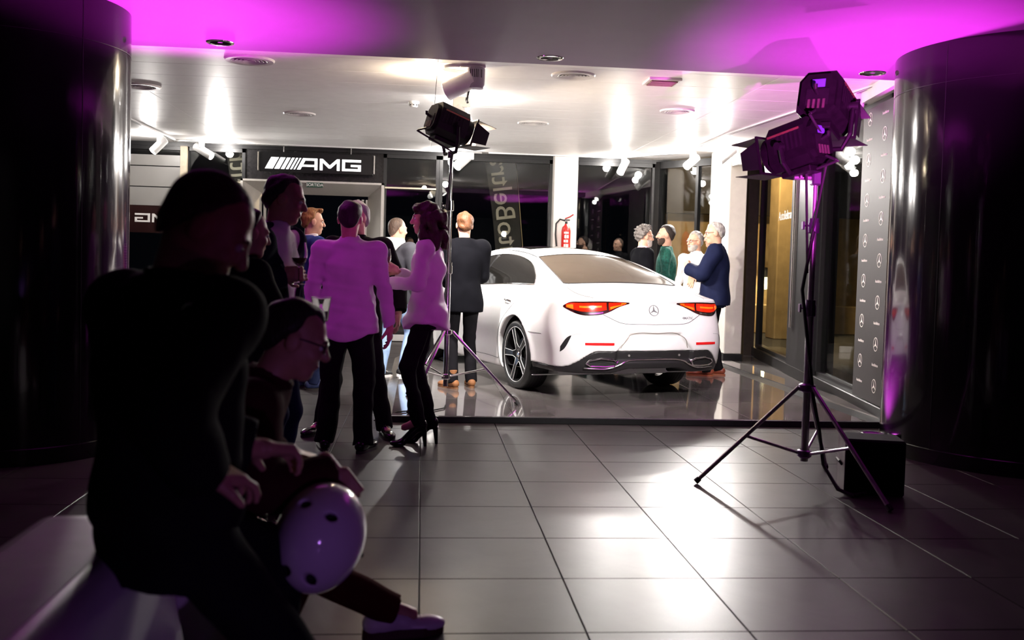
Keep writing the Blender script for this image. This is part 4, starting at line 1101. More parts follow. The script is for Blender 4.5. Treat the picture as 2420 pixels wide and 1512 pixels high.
def hand_field(wr, d, n, side, sc, curl=.5, thumb=.5):
    """palm, four unequal bent fingers and a thumb; d along the hand, n palm side, side +1 right"""
    F = Field(); d = Vector(d).normalized(); n = Vector(n); n = (n-d*n.dot(d)).normalized(); a = d.cross(n)*side     # a: towards the little finger
    w0 = Vector(wr)
    M = np.array([[a.x, d.x, n.x], [a.y, d.y, n.y], [a.z, d.z, n.z]])
    F.rc(w0-d*.05*sc, w0+d*.02*sc, .026*sc, .025*sc, .015)
    F.box(w0+d*.052*sc, (.041*sc, .048*sc, .0145*sc), M, .016, .012*sc)
    for i, (o, L) in enumerate(((-.030, .072), (-.010, .082), (.011, .076), (.030, .058))):
        b = w0+d*(.094-.004*i)*sc+a*o*sc; L *= sc
        c1 = curl*(1+.12*i); p = b; dr = d
        for sgm, (f, r0, r1) in enumerate(((.45, .0095, .0088), (.32, .0088, .0082), (.23, .0082, .0068))):
            ang = c1*(.75 if sgm == 0 else 1.0); dr = Matrix.Rotation(ang, 3, d.cross(n)) @ dr
            q = p+dr*L*f; F.rc(p, q, r0*sc, r1*sc, .004); p = q
    t0 = w0+d*.020*sc-a*.030*sc+n*.006*sc; t1 = t0+(d*.75-a*.75+n*.45*thumb*2).normalized()*.042*sc; t2 = t1+(d*.85-a*.25+n*.6*thumb*2).normalized()*.034*sc
    F.rc(t0, t1, .015*sc, .0115*sc, .012); F.rc(t1, t2, .0115*sc, .009*sc, .004)
    return F
def merge(parts):
    V = []; Q = []; o = 0
    for v, q in parts: V.append(v); Q.append(q+o); o += len(v)
    return np.concatenate(V), np.concatenate(Q)
SKIN = mat('skin_fair', (.62, .36, .25), rough=.5, noise=.08, nscale=30)
SKIN2 = mat('skin_tan', (.48, .26, .17), rough=.5, noise=.08, nscale=30)
def cloth(name, col, rough=.85, noise=.12, sheen=.0, bump=.15): return mat(name, col, rough=rough, noise=noise, nscale=14, bump=bump, bscale=220, sheen=sheen, spec=.03)
C_black = cloth('black_cloth', (.012, .011, .012)); C_trous = cloth('black_trousers', (.010, .0095, .011)); C_white = cloth('white_shirt_cloth', (.78, .76, .76), .7, .04)

def person(label, loc, H=1.75, yaw=0, skin=None, w=1.0, fem=False, lean=0., hip=None, head=(0, 0, 0), hr=None, hl=None, handr=None, handl=None, elr=(.5, -.9, -.2), ell=(-.5, -.9, -.2),
           fr=(.10, 0), fl=(-.10, 0), fz=(0, 0), toe=(-8, 8), kn=(0, 1, 0), top='shirt', topc=None, jacket=None, jhem=-.17, vopen=None, hem=-.14, tail=.0, trous=None, shoe='shoe', shoec=None, solec=None,
           hair='short', hairc=(.03, .02, .015), beard=None, glasses=None, res=.011, heel=0., slim=1., hood=None, stripe=None, eyes=True, seed=1, wrk=.0035, sleeve=1.0, collar=True, jw=1., bald=None):
    R0 = rotz(math.radians(yaw)); t = thing('person', label, 'person', loc, R=R0)
    skin = skin or SKIN; sc = H/1.75; V3 = lambda *a: Vector(a)*sc
    lean = math.radians(lean)
    hp = V3(0, 0, .93)+Vector((0, 0, heel)) if hip is None else Vector(hip)
    ax = Vector((0, math.sin(lean), math.cos(lean))); ex = Vector((1, 0, 0)); ey = Vector((0, math.cos(lean), -math.sin(lean)))
    nb = hp+ax*.545*sc; sw = (.168 if fem else .188)*sc*(1+.25*(w-1))
    hy, hpch, hro = [math.radians(q) for q in head]
    Rh = Matrix.Rotation(hy, 3, 'Z') @ Matrix.Rotation(-hpch-lean*.35, 3, 'X') @ Matrix.Rotation(hro, 3, 'Y')
    hc = nb+ax*.055*sc+Rh @ V3(0, .018, .105)
    hs = sc*(1.0 if not fem else .96)*(1.0 if H > 1.6 else 1.04)
    hw_ = lambda p: hc+Rh @ (Vector(p)*hs); RhA = np.array(Rh)
    S = [nb-ax*.065*sc+ex*sw*q for q in (1, -1)]
    wrist = []; elb = []
    for i, (h, el_) in enumerate(((hr, elr), (hl, ell))):
        q = 1 if i == 0 else -1
        tg = V3(*h) if h is not None else V3(q*.245, .03, .85)+Vector((0, 0, heel))
        e, c = ik(S[i], tg, .285*sc, .25*sc, el_); elb.append(e); wrist.append(c)
    Hj = [hp+V3(.088*q, 0, -.01) for q in (1, -1)]; knee = []; ank = []
    for i, f in enumerate((fr, fl)):
        an = Vector((f[0]*sc, f[1]*sc, (.085+heel*1.05)*1.0+fz[i])); e, c = ik(Hj[i], an, .43*sc, .42*sc, kn if not isinstance(kn[0], (tuple, list)) else kn[i]); knee.append(e); ank.append(c)
    # ---- body: one skin surface (head and hands at a finer grid)
    B = Field()
    g = w
    B.loft(hp, ax, ex, ey, [(-.12*sc, .125*sc, .085*sc, 0), (0, .135*sc, .092*sc, 0), (.14*sc, .112*sc*g, .085*sc*g, .01), (.32*sc, .125*sc, .088*sc, .0), (.45*sc, .115*sc, .07*sc, 0), (.53*sc, .055*sc, .055*sc, 0)])
    B.rc(nb-ax*.05*sc, hc-Rh @ V3(0, .02, .03), .058*sc*(.86 if fem else 1), .052*sc*(.86 if fem else 1), .03)
    for i in (0, 1):
        B.rc(nb-ax*.05*sc, S[i]-ax*.01*sc, .035*sc, .040*sc, .03); B.rc(S[i], elb[i], .040*sc, .032*sc, .03); B.rc(elb[i], wrist[i], .032*sc, .024*sc, .02)
        B.rc(Hj[i], knee[i], .078*sc*min(1, slim), .050*sc*min(1, slim), .03); B.rc(knee[i], ank[i], .046*sc*min(1, slim), .033*sc, .02)
        fd = Vector((math.sin(-math.radians(toe[i])), math.cos(math.radians(toe[i])), 0)); B.rc(ank[i], ank[i]+fd*.1*sc-Vector((0, 0, .04)), .034*sc, .03*sc, .02)
    parts = [B.mesh(.018)]
    hd = Field()
    hd.rc(nb-ax*.03*sc, hc-Rh @ V3(0, .022, .04), .057*sc*(.86 if fem else 1), .053*sc*(.86 if fem else 1), .02)
    hd.el(hw_((0, -.012, .035)), np.array((.076, .098, .088))*hs, RhA, .02); hd.el(hw_((0, .025, -.035)), np.array((.062, .070, .083))*hs, RhA, .035)
    hd.rc(hw_((-.012, .066, -.098)), hw_((.012, .066, -.098)), .022*hs, .022*hs, .03)
    hd.el(hw_((0, .078, .022)), np.array((.052, .022, .013))*hs, RhA, .02)
    for q in (1, -1):
        hd.el(hw_((q*.078, -.006, -.008)), np.array((.010, .024, .033))*hs, RhA, .008)
        hd.el(hw_((q*.031, .098, .004)), np.array((.017, .013, .011))*hs, RhA, .012, -1)
        hd.el(hw_((q*.034, .070, -.030)), np.array((.022, .02, .018))*hs, RhA, .02)
    hd.rc(hw_((0, .092, .012)), hw_((0, .112, -.026)), .009*hs, .0155*hs, .012)
    hd.el(hw_((0, .090, -.056)), np.array((.022, .011, .006))*hs, RhA, .006); hd.el(hw_((0, .088, -.068)), np.array((.020, .012, .007))*hs, RhA, .006)
    parts.append(hd.mesh(.0055))
    for i, (h, q) in enumerate(((handr, 1), (handl, -1))):
        dd, nn, cu = h if h is not None else ((.0, .12, -1), (-q, .1, 0), .35)
        parts.append(hand_field(wrist[i], dd, nn, q, sc*(.9 if fem else 1.0), cu).mesh(.0046))
    Vb_, Qb_ = merge(parts); body_ = np_mesh('body', Vb_, Qb_, skin, t)
    if eyes:
        for q in (1, -1):
            c = hw_((q*.031, .0835, .004)); e = MB(); e.ell(c, [.0115*hs]*3, 12, 8); e = e.build('eye', mat('eye_white', (.7, .68, .65), rough=.2, noise=.02), t, True)
            c2 = hw_((q*.031, .0925, .004)); MB().ell(c2, [.0055*hs]*3, 10, 6).build('iris', mat('eye_dark', (.03, .018, .01), rough=.2, noise=.1), e, True)
            b = MB(); b.tube([hw_((q*.014, .098, .021)), hw_((q*.032, .096, .027)), hw_((q*.050, .084, .020))], [.003*hs, .0042*hs, .002*hs], n=6); b.build('eyebrow', mat('brow_%02d' % int(hairc[0]*90), tuple(x*.8 for x in hairc), rough=.8, noise=.1), t, True)
        m_ = MB(); m_.ell(hw_((0, .0955, -.062)), (.019*hs, .006*hs, .0075*hs), 12, 6, R=Rh); m_.build('lips', mat('lips', (.45, .16, .13), rough=.45, noise=.05), t, True)
    # ---- clothing
    def torso(e, hm, extra=0.):
        k = .95 if fem else 1.0
        if hip is not None: extra = -.035
        return [(hm*sc, (.176*k+e+extra*1.0)*sc*(1+.5*(g-1)), (.132+e+extra)*sc*(1+.6*(g-1)), 0), (0, (.174*k+e+extra*.6)*sc*(1+.6*(g-1)), (.132+e+extra*.6)*sc*(1+.7*(g-1)), 0),
                (.13*sc, ((.152 if not fem else .135)+e+extra*.4)*sc*g, (.122+e)*sc*g, .012*(g-1)*6), (.30*sc, (.166*k+e)*sc*(1+.3*(g-1)), (.128+e)*sc, 0), (.42*sc, (.168*k+e)*sc, (.114+e)*sc, 0), (.50*sc, (.115+e)*sc, (.085+e)*sc, 0), (.555*sc, (.066+e*.5)*sc, (.066+e*.5)*sc, 0)]
    def sleeves(Fd, e, frac=1.0, r=(.066, .052, .042)):
        for i in (0, 1):
            Fd.rc(nb-ax*.045*sc, S[i], (.05+e)*sc, (.062+e)*sc, .05)
            Fd.rc(S[i], elb[i], (r[0]+e)*sc, (r[1]+e)*sc, .035)
            end = elb[i].lerp(wrist[i], frac); n = (wrist[i]-elb[i]).normalized()
            Fd.rc(elb[i], end+n*.05, (r[1]+e)*sc, (r[2]+e)*sc, .02, cut=(end, n))
    e0 = .0 if jacket is None else -.006
    if top:
        Fd = Field(); Fd.loft(hp, ax, ex, ey, torso(e0, hem, tail)); sleeves(Fd, e0, sleeve if jacket is None else .98)
        if collar: Fd.loft(nb-ax*.03*sc, ax, ex, ey, [(0, .078*sc, .080*sc, 0), (.03*sc, .070*sc, .072*sc, .004), (.068*sc, .064*sc, .066*sc, .008)], .006)
        if tail: Fd.cut(lambda X, Y, Z: (hp.z+hem*sc+.055*sc*np.clip(np.abs(X)/(.16*sc), 0, 1)**2)-Z+0*Y)
        v, q = Fd.mesh(res, wrk, seed=seed); np_mesh({'blouse': 'blouse', 'sweater': 'sweater'}.get(top, 'shirt'), v, q, topc or C_white, t)
    if jacket is not None:
        Fd = Field(); e = .012*jw; Fd.loft(hp, ax, ex, ey, torso(e, jhem, .012)); sleeves(Fd, e, .95, (.072, .060, .050))
        zt = .53*sc
        if vopen:
            zv, sl = vopen
            def vcut(X, Y, Z):
                x, y, z = X-hp.x, Y-hp.y, Z-hp.z
                tt = y*ax.y+z*ax.z; vv = y*ey.y+z*ey.z
                return np.minimum(np.minimum((.012+np.maximum(tt-zv*sc, 0)*sl)-np.abs(x), vv-.02), tt-zv*sc+.012/sl*0)
            Fd.cut(vcut)
        Fd.loft(nb-ax*.045*sc, ax, ex, ey, [(0, .098*sc, .095*sc, -.01), (.03*sc, .086*sc, .086*sc, -.008), (.062*sc, .074*sc, .076*sc, -.006)], .01)
        if vopen: Fd.cut(lambda X, Y, Z: np.minimum(np.minimum((Y-hp.y)*ey.y+(Z-hp.z)*ey.z-.035, ((Y-hp.y)*ax.y+(Z-hp.z)*ax.z)-.50*sc), .09-np.abs(X-hp.x)))
        v, q = Fd.mesh(res, wrk*.9, .8, seed=seed+3); np_mesh('jacket', v, q, jacket, t)
    if hood is not None:
        Fd = Field()
        for k in range(9):
            a = PI*.15+PI*1.7*k/8-PI*.5+PI; Fd.el(nb+Vector((.10*sc*math.sin(a), -.055*sc+.085*sc*math.cos(a), .02*sc)), (.045*sc, .045*sc, .05*sc), None, .03)
        Fd.el(nb+V3(0, -.12, -.02), (.11*sc, .06*sc, .085*sc), None, .03)
        v, q = Fd.mesh(.009, .003, seed=seed); np_mesh('hood', v, q, hood, t)
    Fd = Field()
    Fd.loft(hp, Vector((0, 0, 1)) if hip is None else ax, ex, Vector((0, 1, 0)) if hip is None else ey, [(-.13*sc, .155*sc, .115*sc, 0), (-.04*sc, .168*sc*(1+.3*(g-1)), .126*sc*(1+.4*(g-1)), 0), (.05*sc, .158*sc*(1+.4*(g-1)), .118*sc*(1+.5*(g-1)), 0), (.115*sc if not fem else .085*sc, .148*sc*(1+.5*(g-1))*(.86 if fem else 1), .110*sc*(1+.6*(g-1))*(.9 if fem else 1), 0)], .04)
    for i in (0, 1):
        Fd.rc(Hj[i], knee[i], .092*sc*slim, .068*sc*slim, .03); dn = (ank[i]-knee[i]).normalized(); end = ank[i]+dn*.035
        Fd.rc(knee[i], end+dn*.05, .067*sc*slim, .060*sc*slim, .02, cut=(end, dn))
    v, q = Fd.mesh(res, wrk*.9, .8, seed=seed+5); np_mesh('trousers', v, q, trous or C_trous, t)
    # ---- shoes
    for i in (0, 1):
        a = ank[i]; fd = Vector((math.sin(-math.radians(toe[i])), math.cos(math.radians(toe[i])), 0)); sd = Vector((fd.y, -fd.x, 0)); z0 = fz[i]
        M = np.array([[sd.x, fd.x, 0], [sd.y, fd.y, 0], [0, 0, 1]]); G = Vector((a.x, a.y, z0)); s2 = sc
        Fd = Field()
        if heel:
            Fd.rc(a+Vector((0, 0, -.02))-fd*.02, G+fd*.115*s2+Vector((0, 0, .030)), .034*s2, .026*s2, .02); Fd.el(G+fd*.15*s2+Vector((0, 0, .022)), (.036*s2, .06*s2, .026*s2), M, .02); Fd.el(a-fd*.03+Vector((0, 0, -.025)), (.032*s2, .04*s2, .05*s2), M, .02)
            Fd.cut(lambda X, Y, Z, z0=z0: z0-Z+0*X+0*Y)
            v, q = Fd.mesh(.006); sh = np_mesh('shoe', v, q, shoec or C_black, t)
            MB().tube([a-fd*.045+Vector((0, 0, -.055)), G-fd*.055+Vector((0, 0, .0))], [.020, .011], n=10).build('heel', shoec or C_black, sh, True)
            continue
        boot = shoe == 'boot'
        Fd.rc(G-fd*.045*s2+Vector((0, 0, .05)), G+fd*.06*s2+Vector((0, 0, .052)), .040*s2, .040*s2, .03)
        Fd.el(G+fd*.145*s2+Vector((0, 0, .030)), (.046*s2, .085*s2, .034*s2), M, .03)
        Fd.rc(a+Vector((0, 0, .02 if not boot else .09)), G+Vector((0, 0, .06)), .046*s2 if boot else .042*s2, .044*s2, .02, cut=(a+Vector((0, 0, .02 if not boot else .10)), Vector((0, 0, 1))))
        Fd.cut(lambda X, Y, Z, z0=z0: z0+.018-Z+0*X+0*Y)
        v, q = Fd.mesh(.0065); sh = np_mesh('shoe', v, q, shoec or mat('black_leather', (.010, .009, .009), rough=.22, noise=.1), t)
        b = MB(); out = []
        for k in range(28):
            th = 2*PI*k/28; u = math.sin(th); ww = (.040+.010*sst(-.2, .6, u))*s2*abs(math.cos(th))**.8*np.sign(math.cos(th)); out.append(((.07+.155*u)*s2, ww))
        zs = .030 if shoe == 'sneaker' else .018
        b.prism([(p[0], p[1]) for p in out], .0, zs, T=lambda p, G=G, fd=fd, sd=sd: tuple(G+fd*p[0]+sd*float(p[1])*1.04+Vector((0, 0, p[2]))))
        b.build('sole', solec or mat('dark_sole', (.015, .012, .010), rough=.6, noise=.1), sh)
        if shoe == 'sneaker':
            for k in range(5):
                p = G+fd*(.045+.022*k)*s2+Vector((0, 0, .092-.009*k)); MB().tube([p-sd*.022, p+Vector((0, 0, .004)), p+sd*.022], .0035, n=6).build('lace', solec or C_white, sh)
    # ---- hair, beard, glasses
    HM = mat('hair_%02d_%02d' % (int(hairc[0]*99), int(hairc[2]*99)), hairc, rough=.55, noise=.35, nscale=60, bump=.6, bscale=120, stretch=(1, 1, .35))
    def hairmesh(Fd, rr, wr, wf): v, q = Fd.mesh(rr, wr, wf, seed=seed+9); return np_mesh('hair', v, q, HM, t)
    up_ = lambda X, Y, Z, i: (X-hc.x)*RhA[0, i]+(Y-hc.y)*RhA[1, i]+(Z-hc.z)*RhA[2, i]
    if hair in ('short', 'curly', 'quiff', 'balding', 'stubble'):
        th = {'short': .010, 'curly': .026, 'quiff': .013, 'balding': .008, 'stubble': .003}[hair]*hs
        Fd = Field(); Fd.el(hw_((0, -.014, .036)), np.array((.078, .099, .089))*hs+th, RhA, .01); Fd.el(hw_((0, -.045, -.03)), np.array((.060, .058, .07))*hs+th*.6, RhA, .03)
        if hair == 'quiff': Fd.rc(hw_((-.03, .055, .10)), hw_((.04, .065, .115)), .030*hs, .024*hs, .03)
        if hair == 'curly':
            r = np.random.RandomState(seed)
            for k in range(38):
                v = r.randn(3); v /= np.linalg.norm(v); v[2] = abs(v[2])*.9+.05
                if v[1] > .75: v[1] *= .5
                Fd.el(hw_((v[0]*.086, -.014+v[1]*.106, .036+v[2]*.098)), np.array((.022, .022, .020))*hs, None, .012)
        hl_ = {'short': .080, 'curly': .078, 'quiff': .080, 'balding': .052, 'stubble': .075}[hair]
        def hcut(X, Y, Z):
            f = up_(X, Y, Z, 1); u = up_(X, Y, Z, 2)
            line = np.where(f > .03*hs, hl_*hs-(f-.03*hs)*.12+.012*hs*np.exp(-((np.abs(up_(X, Y, Z, 0))-.045*hs)/(.016*hs))**2), np.where(f > -.025*hs, (.005+(hl_-.005)*0)*hs+sst(-.025*hs, .03*hs, f)*(hl_-.005)*hs, -.075*hs+sst(-.085*hs, -.02*hs, f)*.075*hs))
            return line-u
        Fd.cut(hcut); Fd.m.append(lambda X, Y, Z: (th*1.15+.002)*(1-sst(0, .045*hs, -hcut(X, Y, Z))))
        if hair == 'balding': Fd.cut(lambda X, Y, Z: np.minimum(.068*hs-np.sqrt((up_(X, Y, Z, 0)*1.05)**2+(up_(X, Y, Z, 1)-(.02 if bald is None else bald)*hs)**2*.55), up_(X, Y, Z, 2)-.06*hs))
        hairmesh(Fd, .0065, {'stubble': .0005, 'curly': .010}.get(hair, .004), 3.4 if hair == 'curly' else 2.2)
    elif hair == 'longcurly':
        Fd = Field(); Fd.el(hw_((0, -.02, .040)), np.array((.094, .108, .096))*hs, RhA, .02)
        r = np.random.RandomState(seed)
        for k in range(95):
            a = r.uniform(-2.35, 2.35); dn = r.uniform(0, 1); rad = .085+.03*dn+r.uniform(-.012, .016)
            Fd.el(hw_((math.sin(a)*rad*1.02, -.035-math.cos(a)*rad*1.05, .05-dn*.29)), np.array((.030, .030, .036))*hs*r.uniform(.8, 1.15), None, .018)
        for k in range(10):
            a = r.uniform(-1, 1); Fd.el(hw_((a*.06, .055+r.uniform(0, .03), .105-abs(a)*.03)), np.array((.028, .024, .02))*hs, None, .015)
        hairmesh(Fd, .008, .008, 2.0)
    if beard is not None:
        Fd = Field(); Fd.el(hw_((0, .028, -.048)), np.array((.067, .072, .078))*hs, RhA, .02); Fd.rc(hw_((-.012, .068, -.098)), hw_((.012, .068, -.098)), .028*hs, .028*hs, .03); Fd.rc(hw_((-.02, .095, -.045)), hw_((.02, .095, -.045)), .006*hs, .006*hs, .008)
        Fd.cut(lambda X, Y, Z: np.maximum(up_(X, Y, Z, 2)+.038*hs+sst(.03*hs, .075*hs, up_(X, Y, Z, 1))*.0, -.03*hs-up_(X, Y, Z, 1)))
        Fd.el(hw_((0, .10, -.062)), np.array((.019, .022, .0085))*hs, RhA, .004, -1)
        v, q = Fd.mesh(.0055, .002, 2, seed); np_mesh('beard', v, q, mat('beard_%02d' % int(beard[0]*99), beard, rough=.8, noise=.3, nscale=80), t)
    if glasses is not None:
        gm = mat('spectacle_frame_%02d' % int(glasses[0]*99), glasses, rough=.3, noise=.1)
        b = MB()
        for q in (1, -1):
            b.tube([hw_((q*.034+.022*math.cos(k*PI/8), .104-.006*abs(math.cos(k*PI/8)), .004+.017*math.sin(k*PI/8))) for k in range(16)], .0022*hs, n=6, closed=True)
            b.tube([hw_((q*.057, .098, .010)), hw_((q*.080, .04, .012)), hw_((q*.082, -.01, .010))], .002*hs, n=6)
        b.tube([hw_((-.012, .106, .008)), hw_((.012, .106, .008))], .002*hs, n=6)
        gl = b.build('glasses', gm, t, True)
    return t, dict(hw=hw_, wrist=wrist, elb=elb, sc=sc, hc=hc, R0=R0, loc=Vector(loc), Rh=Rh, nb=nb, knee=knee, ank=ank)
def world(J, p): return J['loc']+J['R0'] @ Vector(p)
def to_local(loc, yaw, p, sc=1.0):
    q = rotz(-math.radians(yaw)) @ (Vector(p)-Vector(loc)); return tuple(q/sc)
M_gl = mat('clear_glass', (.95, .95, .95), rough=.0, trans=1.0, ior=1.45); M_wine = mat('red_wine', (.10, .004, .012), rough=.1, noise=.1)
def wine_glass(label, p, R=None, s=1.0, fill=.5):
    t = thing('wine_glass', label, 'glass', p, R=R, group='wine glasses')
    g = [(.036, 0), (.036, .003), (.006, .008), (.0045, .02), (.0045, .085), (.012, .095), (.034, .115), (.042, .145), (.040, .175), (.033, .215), (.0318, .215), (.0388, .175), (.0408, .145), (.033, .116), (.010, .098), (0, .097)]
    MB().lathe([(r*s, z*s) for r, z in g], n=28).build('bowl', M_gl, t, True)
    MB().lathe([(0, .1*s), (.012*s, .101*s), (.032*s, .118*s), (.039*s, (.10+.08*fill)*s), (0, (.10+.08*fill)*s)], n=24).build('wine', M_wine, t, True)
    return t
# ------------------------------------------------------------------ the people in the photograph
DARKH = (.020, .013, .010); GREYH = (.30, .28, .26)
C_lil = cloth('pale_lilac_shirt', (.72, .66, .72), .65, .04, .1, .05); C_blouse = cloth('pale_satin_blouse', (.74, .68, .72), .42, .04, .1, .03)
C_navyj = cloth('navy_suit', (.016, .018, .032)); C_blue = cloth('bright_navy_blazer', (.03, .045, .18)); C_navyt = cloth('navy_trousers', (.014, .020, .05))
C_jean = mat('light_blue_denim', (.36, .52, .78), rough=.8, noise=.28, nscale=9, bump=.2, bscale=150); C_greyj = cloth('grey_jacket', (.06, .06, .07)); C_hood = cloth('white_fleece', (.82, .80, .77), .9, .06)
C_suit = cloth('charcoal_suit', (.0045, .0045, .006)); C_green = mat('green_knit', (.007, .085, .062), rough=.85, noise=.45, nscale=45, bump=.3, bscale=160)
C_coat = cloth('padded_navy_coat', (.010, .013, .038), .6); C_pink = cloth('pink_striped_shirt', (.72, .48, .52)); M_tan = mat('tan_suede', (.24, .10, .035), rough=.7, noise=.2); M_brown = mat('brown_leather', (.26, .06, .03), rough=.35, noise=.2)
M_bluesh = mat('navy_suede', (.018, .028, .085), rough=.8, noise=.2); M_sneak = mat('black_sneaker', (.012, .012, .013), rough=.6, noise=.1)

# man in the lilac-lit shirt, back to us
person('man in untucked pale shirt and black trousers, back turned, beside the curly-haired woman', (-.49, 6.74, 0), 1.69, yaw=-6, w=1.16, hl=(-.295, .02, .84), hr=(.30, .02, .86), fl=(-.15, .02), fr=(.13, -.03), toe=(-14, 16),
       top='shirt', topc=C_lil, hem=-.15, tail=.022, hair='short', hairc=(.016, .010, .008), head=(4, 4, 0), seed=2, slim=1.12, wrk=.0075, eyes=False)
# man hidden behind him, facing us
person('grey-haired man in black suit half hidden behind the man in the pale shirt', (-.475, 7.40, 0), 1.72, yaw=172, hl=(-.33, .05, .93), hr=(.26, .02, .86), fl=(-.24, .05), fr=(.24, .04), toe=(-25, 25), top='shirt', topc=C_black, jacket=C_black, vopen=None,
       hair='short', hairc=GREYH, head=(-32, 0, 4), seed=4, trous=C_trous)
# curly-haired woman with a glass
J_w = person('woman with long curly brown hair, pale satin blouse and black high heels', (.045, 6.98, 0), 1.625, yaw=82, fem=True, heel=.085, hl=(-.12, .27, 1.24), hr=(.04, .24, 1.32), ell=(-.5, -.6, -.8), elr=(.6, -.4, -.8),
             handl=((.3, 1, .15), (.2, 0, 1), .5), handr=((-.2, .75, .45), (-1, .2, 0), .95), fl=(-.06, .04), fr=(.07, -.03), toe=(-4, 10), top='blouse', topc=C_blouse, hem=-.14, tail=.045, hair='longcurly', hairc=(.030, .012, .007), head=(8, 3, 0), seed=6, wrk=.008,
             shoec=mat('black_patent', (.008, .007, .008), rough=.18, noise=.1), slim=.86, eyes=True, sleeve=.97)
wp = world(J_w[1], J_w[1]['wrist'][0])
wine_glass('glass of red wine held up by the curly-haired woman', (wp.x-.085, wp.y-.02, wp.z-.055), s=1.0, fill=.75)
# man in light jeans stepping onto the platform
person('man in light blue jeans, grey jacket with white hood and black sneakers with white soles', (-.285, 10.72, 0), 1.74, yaw=-32, fr=(.155, -.02), fl=(-.185, .03), fz=(PZ, 0), toe=(-30, 0), hl=(-.16, .22, 1.10), hr=(.20, .18, 1.08), top='shirt', topc=C_greyj, jacket=C_greyj, jhem=-.10, trous=C_jean, hood=C_hood,
       shoe='sneaker', shoec=M_sneak, solec=mat('white_rubber', (.85, .84, .82), rough=.5, noise=.03), hair='stubble', hairc=(.10, .065, .045), head=(-22, 3, 0), seed=8)
# man with ankle boots by the car
person('man in charcoal blazer and tan ankle boots standing at the left side of the car', (.415, 9.74, PZ), 1.725, yaw=12, fr=(.12, .05), fl=(-.09, -.02), toe=(-6, 24), hl=(-.10, .26, 1.05), hr=(.10, .26, 1.05), top='shirt', topc=C_suit, jacket=C_suit, jhem=-.16, trous=C_trous, shoe='boot', shoec=M_tan,
       solec=mat('tan_sole', (.20, .09, .035), rough=.6, noise=.1), hair='short', hairc=(.11, .042, .015), head=(-6, 2, 0), seed=10, jw=1.3, slim=.95, eyes=False)
# young man in blue blazer
person('young blond man in bright navy blazer and navy suede shoes, looking right', (-1.10, 9.88, 0), 1.77, yaw=-62, fr=(.10, .02), fl=(-.08, .0), toe=(-10, -4), hl=(-.14, .24, 1.05), hr=(.16, .22, 1.02), top='shirt', topc=C_white, jacket=C_blue, vopen=(.15, .28), trous=C_navyt, shoec=M_bluesh,
       hair='quiff', hairc=(.26, .12, .04), head=(-12, 4, 0), seed=12)
# tall man in dark suit with wine
LT = (-.79, 5.28, 0); YT = -106
J_t = person('tall dark-haired man in navy suit and open white collar holding a wine glass', LT, 1.735, yaw=YT, skin=SKIN2, hr=(.12, .13, 1.235), hl=(-.22, .04, .86), elr=(.75, -.6, -.5), handr=((-.55, .85, .05), (-1, -.5, 0), 1.0), top='shirt', topc=C_white, jacket=C_navyj, vopen=(.10, .40), hair='short', hairc=(.018, .013, .011),
             head=(16, 12, 0), seed=14, lean=3, trous=C_navyt)
wp = world(J_t[1], J_t[1]['wrist'][0])
wine_glass('glass of red wine in the hand of the tall man in the navy suit', (wp.x+.075, wp.y+.0, wp.z-.05), s=1.0, fill=.45)
# short person holding a plastic cup
LS = (-.84, 4.74, 0); YS = -58
J_s = person('short dark-haired person in black jacket holding a clear plastic cup', LS, 1.525, yaw=YS, skin=SKIN2, hr=(.15, .30, 1.20), hl=(-.2, .12, .95), elr=(.6, -.6, -.6), handr=((-.4, .9, .15), (-1, -.4, 0), .9), top='shirt', topc=C_black, jacket=C_black, hair='short', hairc=(.03, .012, .012), head=(0, 10, 0), seed=16)
wp = world(J_s[1], J_s[1]['wrist'][0])
cp_ = thing('plastic_cup', 'clear plastic cup with a pale drink held by the short person in black', 'cup', (wp.x+.075, wp.y+.01, wp.z-.035))
MB().lathe([(0, 0), (.031, 0), (.034, .004), (.047, .115), (.0485, .117), (.0465, .117), (.0455, .113), (.033, .005), (0, .004)], n=32).build('wall', M_gl, cp_, True)
MB().lathe([(0, .006), (.032, .006), (.037, .05), (0, .05)], n=28).build('drink', mat('pale_drink', (.55, .45, .42), rough=.1, noise=.2), cp_, True)
# woman in checked top with yellow sash, mostly hidden
M_chk = mat('checked_cloth', (.7, .7, .7), rough=.8)
nt = M_chk.node_tree; ck = nt.nodes.new('ShaderNodeTexBrick'); ck.inputs['Scale'].default_value = 1; ck.inputs['Color1'].default_value = (.8, .78, .76, 1); ck.inputs['Color2'].default_value = (.72, .7, .7, 1); ck.inputs['Mortar'].default_value = (.01, .01, .01, 1)
ck.inputs['Brick Width'].default_value = .03; ck.inputs['Row Height'].default_value = .022; ck.inputs['Mortar Size'].default_value = .005; ck.offset = 0
tc_ = nt.nodes.new('ShaderNodeTexCoord'); mp_ = nt.nodes.new('ShaderNodeMapping'); mp_.inputs['Rotation'].default_value = (PI/2, 0, 0); nt.links.new(tc_.outputs['Object'], mp_.inputs[0]); nt.links.new(mp_.outputs[0], ck.inputs[0]); nt.links.new(ck.outputs[0], nt.nodes['Principled BSDF'].inputs['Base Color'])
J_c, jc = person('person in black and white checked top with yellow-green sash, hidden behind the bald man', (-1.52, 8.5, 0), 1.62, yaw=165, fem=True, top='blouse', topc=M_chk, hair='short', hairc=DARKH, hl=(-.12, .22, 1.05), seed=18)
b = MB(); b.tube([(-.22, .02, 1.30), (-.15, .17, 1.22), (0, .185, 1.12), (.12, .17, 1.04), (.2, .05, .98)], [.03, .035, .04, .035, .03], n=10); b.build('sash', mat('yellow_green_cloth', (.50, .48, .10), rough=.8, noise=.2, nscale=20), J_c, True)
